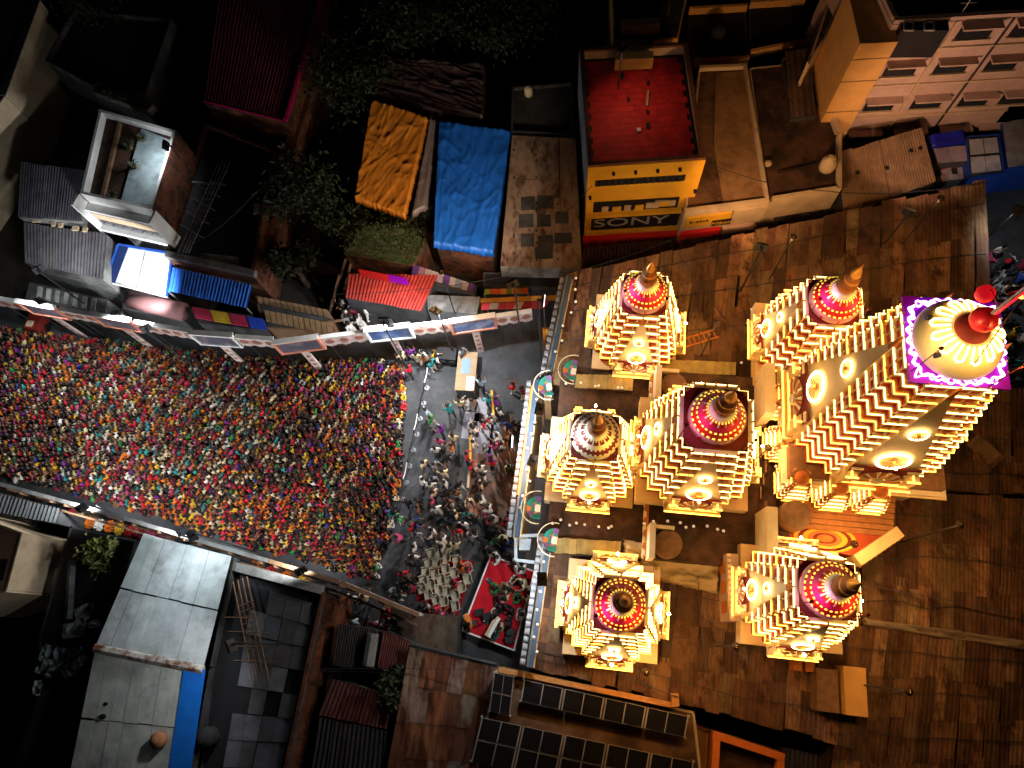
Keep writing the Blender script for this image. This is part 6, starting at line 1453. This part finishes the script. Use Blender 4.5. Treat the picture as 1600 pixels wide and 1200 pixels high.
# --- table, rope barrier, staffs
t = thing('table', 'long tan table with blue and white cloths in the court', 'table', W(731, 587, 0), R(-4))
put('tabletop', MB().box((0, 0, .75), (1.15, 2.4, .06)).mesh('tabletop', mat('tan_cloth', (0.35, 0.24, 0.14), .9, .2, 2, .05)), t, world_space=False)
put('cloth', MB().box((-.05, .3, .79), (.5, .95, .02)).mesh('cloth', mat('blue_cloth', (0.2, 0.3, 0.45), .9, .2, 2, .05)), t, world_space=False); put('cloth', MB().box((.3, -.75, .79), (.45, .85, .02)).mesh('cloth', M_DHOTI), t, world_space=False)
for x in (-.5, .5):
    for y in (-1.1, 1.1): put('leg', MB().box((x, y, .36), (.06, .06, .72)).mesh('leg', M_WOOD), t, world_space=False)
t = thing('loudspeaker', 'large black loudspeaker stack beside the tan table', 'loudspeaker', W(702, 562, 0), R(-6)); put('cabinet', MB().box((0, 0, .5), (1.1, .75, 1.0)).mesh('cabinet', M_BLACK), t, world_space=False)
for s in (-.27, .27): put('cone', MB().lathe([(.22, 0), (.2, .04), (.06, .02)], 16, 0, Matrix.Translation((s, -.38, .55)) @ Matrix.Rotation(R(90), 4, 'X')).mesh('cone', M_DGREY), t, world_space=False)
a, b = W(668, 574, 1.0), W(624, 775, 1.0)
t = thing('rope_barrier', 'rope barrier on posts between the crowd and the court', 'barrier', ((a+b)/2).to_2d().to_3d())
for k in range(9):
    p = a.lerp(b, k/8); put('post', MB().tube((p.x, p.y, 0), p, .035).mesh('post', M_GREYM), t); put('base', MB().lathe([(.16, .02), (.14, .07)], 12, 0, Matrix.Translation((p.x, p.y, 0))).mesh('base', M_GREYM), t)
    if k < 8: q = a.lerp(b, (k+1)/8); put('rope', MB().path([p.lerp(q, i/5) - Vector((0, 0, .12*math.sin(math.pi*i/5))) for i in range(6)], .03, 5).mesh('rope', M_BLACK if k % 3 else M_WHITE), t)
for k, (p0, p1, m) in enumerate((((735, 660, .6), (735, 718, .6), M_YELLOW), ((735, 718, .5), (731, 762, .5), M_CREAM), ((768, 610, .9), (772, 655, .9), M_YELLOW), ((745, 672, 1.0), (775, 652, 1.0), M_WHITE))):
    o = thing('barricade', ['low yellow barricade rail in the court among white shirted people', 'low cream barricade rail continuing the yellow one', 'yellow barricade rail near the lilac sheets', 'pale slanting barricade rail among white shirted people'][k], 'barricade', W(p0[0], p0[1], 0)); a, b = W(*p0), W(*p1)
    put('rail', MB().tube(a, b, .07, n=6).mesh('rail', m), o)
    for p in (a, b): put('post', MB().tube((p.x, p.y, 0), p, .05).mesh('post', M_DGREY), o)
for k, (x, y, w_, h_) in enumerate(((735, 665, .9, 1.6), (752, 640, .7, 1.5), (757, 685, .9, 1.8), (775, 685, .7, 1.9))):
    o = thing('floor_sheet', ['pale grey plastic sheet on the court, lowest of four', 'pale grey plastic sheet near the yellow rail', 'pale lilac plastic sheet under white shirted people', 'pale lilac plastic sheet nearest the lit gate wall'][k], 'sheet', W(x, y, .027), R(-6)); put('sheet', MB().box((0, 0, .006), (w_, h_, .01)).mesh('sheet', mat('grey_plastic', (0.26, 0.26, 0.3), .5, .3, 2, .05)), o, world_space=False)
t = thing('temple_pole', 'tall red brown banner pole with ochre shaft by the gate wall', 'pole', W(858, 560, 0)); a = W(857, 575, 0)
put('shaft', MB().tube((a.x, a.y, 0), (a.x, a.y, 5.6), .06).mesh('shaft', M_YELLOW), t); put('banner', MB().box((a.x, a.y+.1, 4.2), (.45, .12, 2.6)).mesh('banner', M_TORANGE), t)
t = thing('cart', 'red stall cart with rounded front beside the crowd', 'cart', W(68, 512, 0), R(-10)); put('body', MB().box((0, 0, .6), (.95, 1.1, .8), 0, None, .92).mesh('body', M_TRED), t, world_space=False); put('tray', MB().box((-.1, -.2, 1.04), (.4, .4, .06)).mesh('tray', M_CREAM), t, world_space=False)
for x in (-.4, .4): put('wheel', MB().lathe([(.24, -.04), (.24, .04)], 14, 0, Matrix.Translation((x*1.25, 0, .24)) @ Matrix.Rotation(R(90), 4, 'Y')).mesh('wheel', M_BLACK), t, world_space=False)
# --- motorbikes in the lane
def bike(p, rz, c, label):
    t = thing('motorbike', label, 'motorbike', p, rz, 'motorbikes in the lane')
    for x in (-.62, .62):
        w_ = put('wheel', MB().lathe([(.22, -.05), (.3, -.03), (.3, .03), (.22, .05)], 18, 0, Matrix.Translation((x, 0, .3)) @ Matrix.Rotation(R(90), 4, 'X')).mesh('wheel', M_BLACK), t, world_space=False)
    put('frame', MB().tube((-.62, 0, .3), (.45, 0, .65), .07).tube((.62, 0, .3), (.42, 0, .95), .05).mesh('frame', M_DGREY), t, world_space=False)
    put('tank', MB().lathe([(.05, -.25), (.15, -.1), (.16, .1), (.08, .25)], 12, 0, Matrix.Translation((.15, 0, .78)) @ Matrix.Rotation(R(90), 4, 'Y')).mesh('tank', M_CLOTH, True), t, c, world_space=False)
    put('saddle', MB().box((-.35, 0, .78), (.7, .26, .12), 0, None, .85).mesh('saddle', M_BLACK), t, world_space=False)
    put('handlebar', MB().tube((.4, -.34, 1.0), (.4, .34, 1.0), .025).mesh('handlebar', M_GREYM), t, world_space=False)
    put('headlight', MB().lathe([(.09, 0), (.1, .06), (.04, .1)], 10, 0, Matrix.Translation((.48, 0, .88)) @ Matrix.Rotation(R(90), 4, 'Y')).mesh('headlight', M_WHITE), t, world_space=False)
for k, (x, y, rz, c, n_) in enumerate(((1560, 420, .5, CLO['red'], 'red'), (1580, 440, .7, CLO['black'], 'black'), (1572, 540, .4, CLO['blue'], 'blue'), (1590, 555, .6, CLO['green'], 'green'), (1580, 585, .5, CLO['grey'], 'grey'), (1595, 330, .9, CLO['white'], 'white'))):
    bike(W(x, y, .02), rz, c, f'parked motorbike with {n_} tank in the lane behind the tower')

# ================================================================== TREES
def tree(label, x, y, hgt, rad, n, seed, color=(0.022, 0.032, 0.011)):
    rnd = random.Random(seed); p = W(x, y, hgt*.75); p.z = 0
    t = thing('tree', label, 'tree', p)
    mb = MB(); mb.tube((0, 0, 0), (0, 0, hgt*.55), .22, .13, 8)
    tips = []
    for k in range(9):
        a = k*2.4; e = Vector((math.cos(a)*rad*rnd.uniform(.4, .8), math.sin(a)*rad*rnd.uniform(.4, .8), hgt*rnd.uniform(.65, 1.0))); mb.tube((0, 0, hgt*rnd.uniform(.35, .55)), e, .09, .02, 5); tips.append(e)
    put('trunk', mb.mesh('trunk', M_BARK), t, world_space=False)
    mb = MB()
    for k in range(n):
        c = tips[k % 9] + Vector((rnd.gauss(0, rad*.24), rnd.gauss(0, rad*.24), rnd.gauss(0, rad*.2))); s = rnd.uniform(.1, .22)
        M4 = Euler((rnd.uniform(-.9, .9), rnd.uniform(-.9, .9), rnd.uniform(0, 6.3))).to_matrix().to_4x4(); M4.translation = c
        mb.add([(-s, 0, 0), (0, -s*.45, .03), (s, 0, 0), (0, s*.45, .03)], [(0, 1, 2, 3)], 0, M4)
    put('crown', mb.mesh('crown', M_LEAF), t, color, world_space=False)
for a in (('dark leafy tree behind the black plastic sheet', 640, 45, 6, 3.0, 2600, 1), ('dark leafy tree behind the dark flat roofed house', 770, 40, 6, 2.8, 2400, 2), ('dark leafy tree between the maroon roof and the orange tarpaulin', 470, 300, 5.5, 2.2, 2200, 3), ('dark bushy tree beside the mossy roof', 528, 345, 4.2, 1.2, 1200, 4), ('small dark tree behind the clay tiled shed', 455, 410, 4, 1.4, 1300, 5), ('dark tree at the top of the brown gap', 540, 130, 6, 2.4, 2000, 6), ('small shrub between the orange and blue tarpaulins', 655, 335, 3.6, .7, 700, 7), ('small green tree beside the rusty tin roof', 622, 1075, 4.4, .9, 900, 8), ('yellow green bush on the yard roof edge', 165, 870, 4.0, 1.0, 700, 9, (0.22, 0.24, 0.06)), ('dark tree in the corner beyond the cream wall house', 150, 10, 6, 2.4, 1500, 10), ('dark tree behind the apartment block lane', 850, -20, 6, 3, 1500, 11)):
    tree(*a)

# ================================================================== goods under the hall side boards
for k, (x, y, c) in enumerate(((108, 800, 'red'), (122, 806, 'cream'), (136, 812, 'orange'), (152, 816, 'white'), (168, 818, 'orange'), (184, 822, 'yellow'), (200, 826, 'red'), (216, 830, 'maroon'), (232, 832, 'pink'), (248, 836, 'maroon'), (395, 882, 'orange'), (420, 890, 'red'), (445, 897, 'orange'), (470, 905, 'yellow'))):
    t = thing('goods_basket', f'basket heaped with {c} goods on the stall strip below the street boards', 'basket', (*W(x, y + 4, 1.2).to_2d(), 0.0), random.random(), 'goods baskets below the boards')
    put('trestle', MB().box((0, 0, .35), (.6, .5, .7)).mesh('trestle', M_WOOD), t, world_space=False)
    put('basket', MB().lathe([(.26, .7), (.34, .95), (.3, .95)], 14).mesh('basket', M_WOOD, True), t, world_space=False)
    mb = MB()
    for i in range(26):
        a = i*2.4; rr = .3*math.sqrt(i/26); s_ = random.uniform(.06, .1)
        mb.lathe([(s_*.5, -s_*.7), (s_, 0), (s_*.5, s_*.7)], 6, 0, Matrix.Translation((rr*math.cos(a), rr*math.sin(a), .98 + .22*(1-i/26) + random.uniform(-.02, .03))))
    o = put('heap', mb.mesh('heap', M_CLOTH), t, jit(CLO[c], .2), world_space=False); o['kind'] = 'stuff'
# --- cables, tanks and aerials that clutter the roofs
def tank(label, x, y, z, c, r_=.45, h_=.9):
    t = thing('water_tank', label, 'tank', W(x, y, z)); 
    put('barrel', MB().lathe([(r_*.9, 0), (r_, .08), (r_, h_*.35), (r_*.96, h_*.38), (r_, h_*.42), (r_, h_*.8), (r_*.5, h_), (r_*.45, h_)], 18).mesh('barrel', M_CLOTH, True), t, c, world_space=False)
    put('lid', MB().lathe([(r_*.46, h_), (r_*.48, h_+.06), (r_*.2, h_+.1)], 12).mesh('lid', M_CLOTH), t, c, world_space=False)
tank('black water tank on the dark flat roof beside the pale hall', 330, 1150, 3.7, (0.02, 0.02, 0.02))
tank('round tan water tank on the pale hall roof', 252, 1155, 4.6, (0.3, 0.13, 0.06), .35, .5)
tank('black water tank on the low block behind the tan roof', 1120, 60, 3.6, (0.02, 0.02, 0.022))
tank('black water tank on the orange stepped house', 1035, 20, 6.0, (0.03, 0.03, 0.03))
t = thing('aerial', 'thin metal roof aerial on the apartment block', 'aerial', W(1500, 25, 10.5))
put('mast', MB().tube((0, 0, 0), (0, 0, 1.6), .025).mesh('mast', M_ALU), t, world_space=False)
for k in range(4): put('crossbar', MB().tube((-.4+.05*k, 0, .8+.22*k), (.4-.05*k, 0, .8+.22*k), .015).mesh('crossbar', M_ALU), t, world_space=False)
cab = [((340, 880, 4.3), (150, 790, 4.2), 'slack cable from the pale hall to the boards'), ((505, 925, 4.2), (655, 1005, 3.6), 'slack cable from the dark flat roof to the chair shed'), ((470, 1045, 4.0), (780, 1046, 5.2), 'slack cable over the rusty tin roof'), ((268, 400, 4.5), (400, 300, 5.5), 'slack cable over the unfinished roof'), ((520, 460, 4.2), (800, 430, 4.6), 'slack cable over the red corrugated roof'), ((900, 240, 8.1), (790, 430, 4.4), 'slack cable from the yellow building over the stained roof'), ((1105, 255, 8.0), (1310, 300, 5.0), 'slack cable from the yellow building over the brown roofs'), ((1300, 300, 5.0), (1545, 285, 5.6), 'slack cable over the tan corrugated shed'), ((1060, 395, 5.6), (1190, 560, 7.4), 'slack cable over the tin roof beside the ladder'), ((1130, 1000, 5.8), (1420, 1090, 5.6), 'slack cable over the lower tin roofs')]
for p0, p1, lab in cab:
    a, b = W(*p0), W(*p1); o = put('cable', MB().path([a.lerp(b, i/10) + Vector((0, 0, -.5*math.sin(math.pi*i/10))) for i in range(11)], .02, 4).mesh('cable', M_DGREY)); tag(o, lab, 'cable')
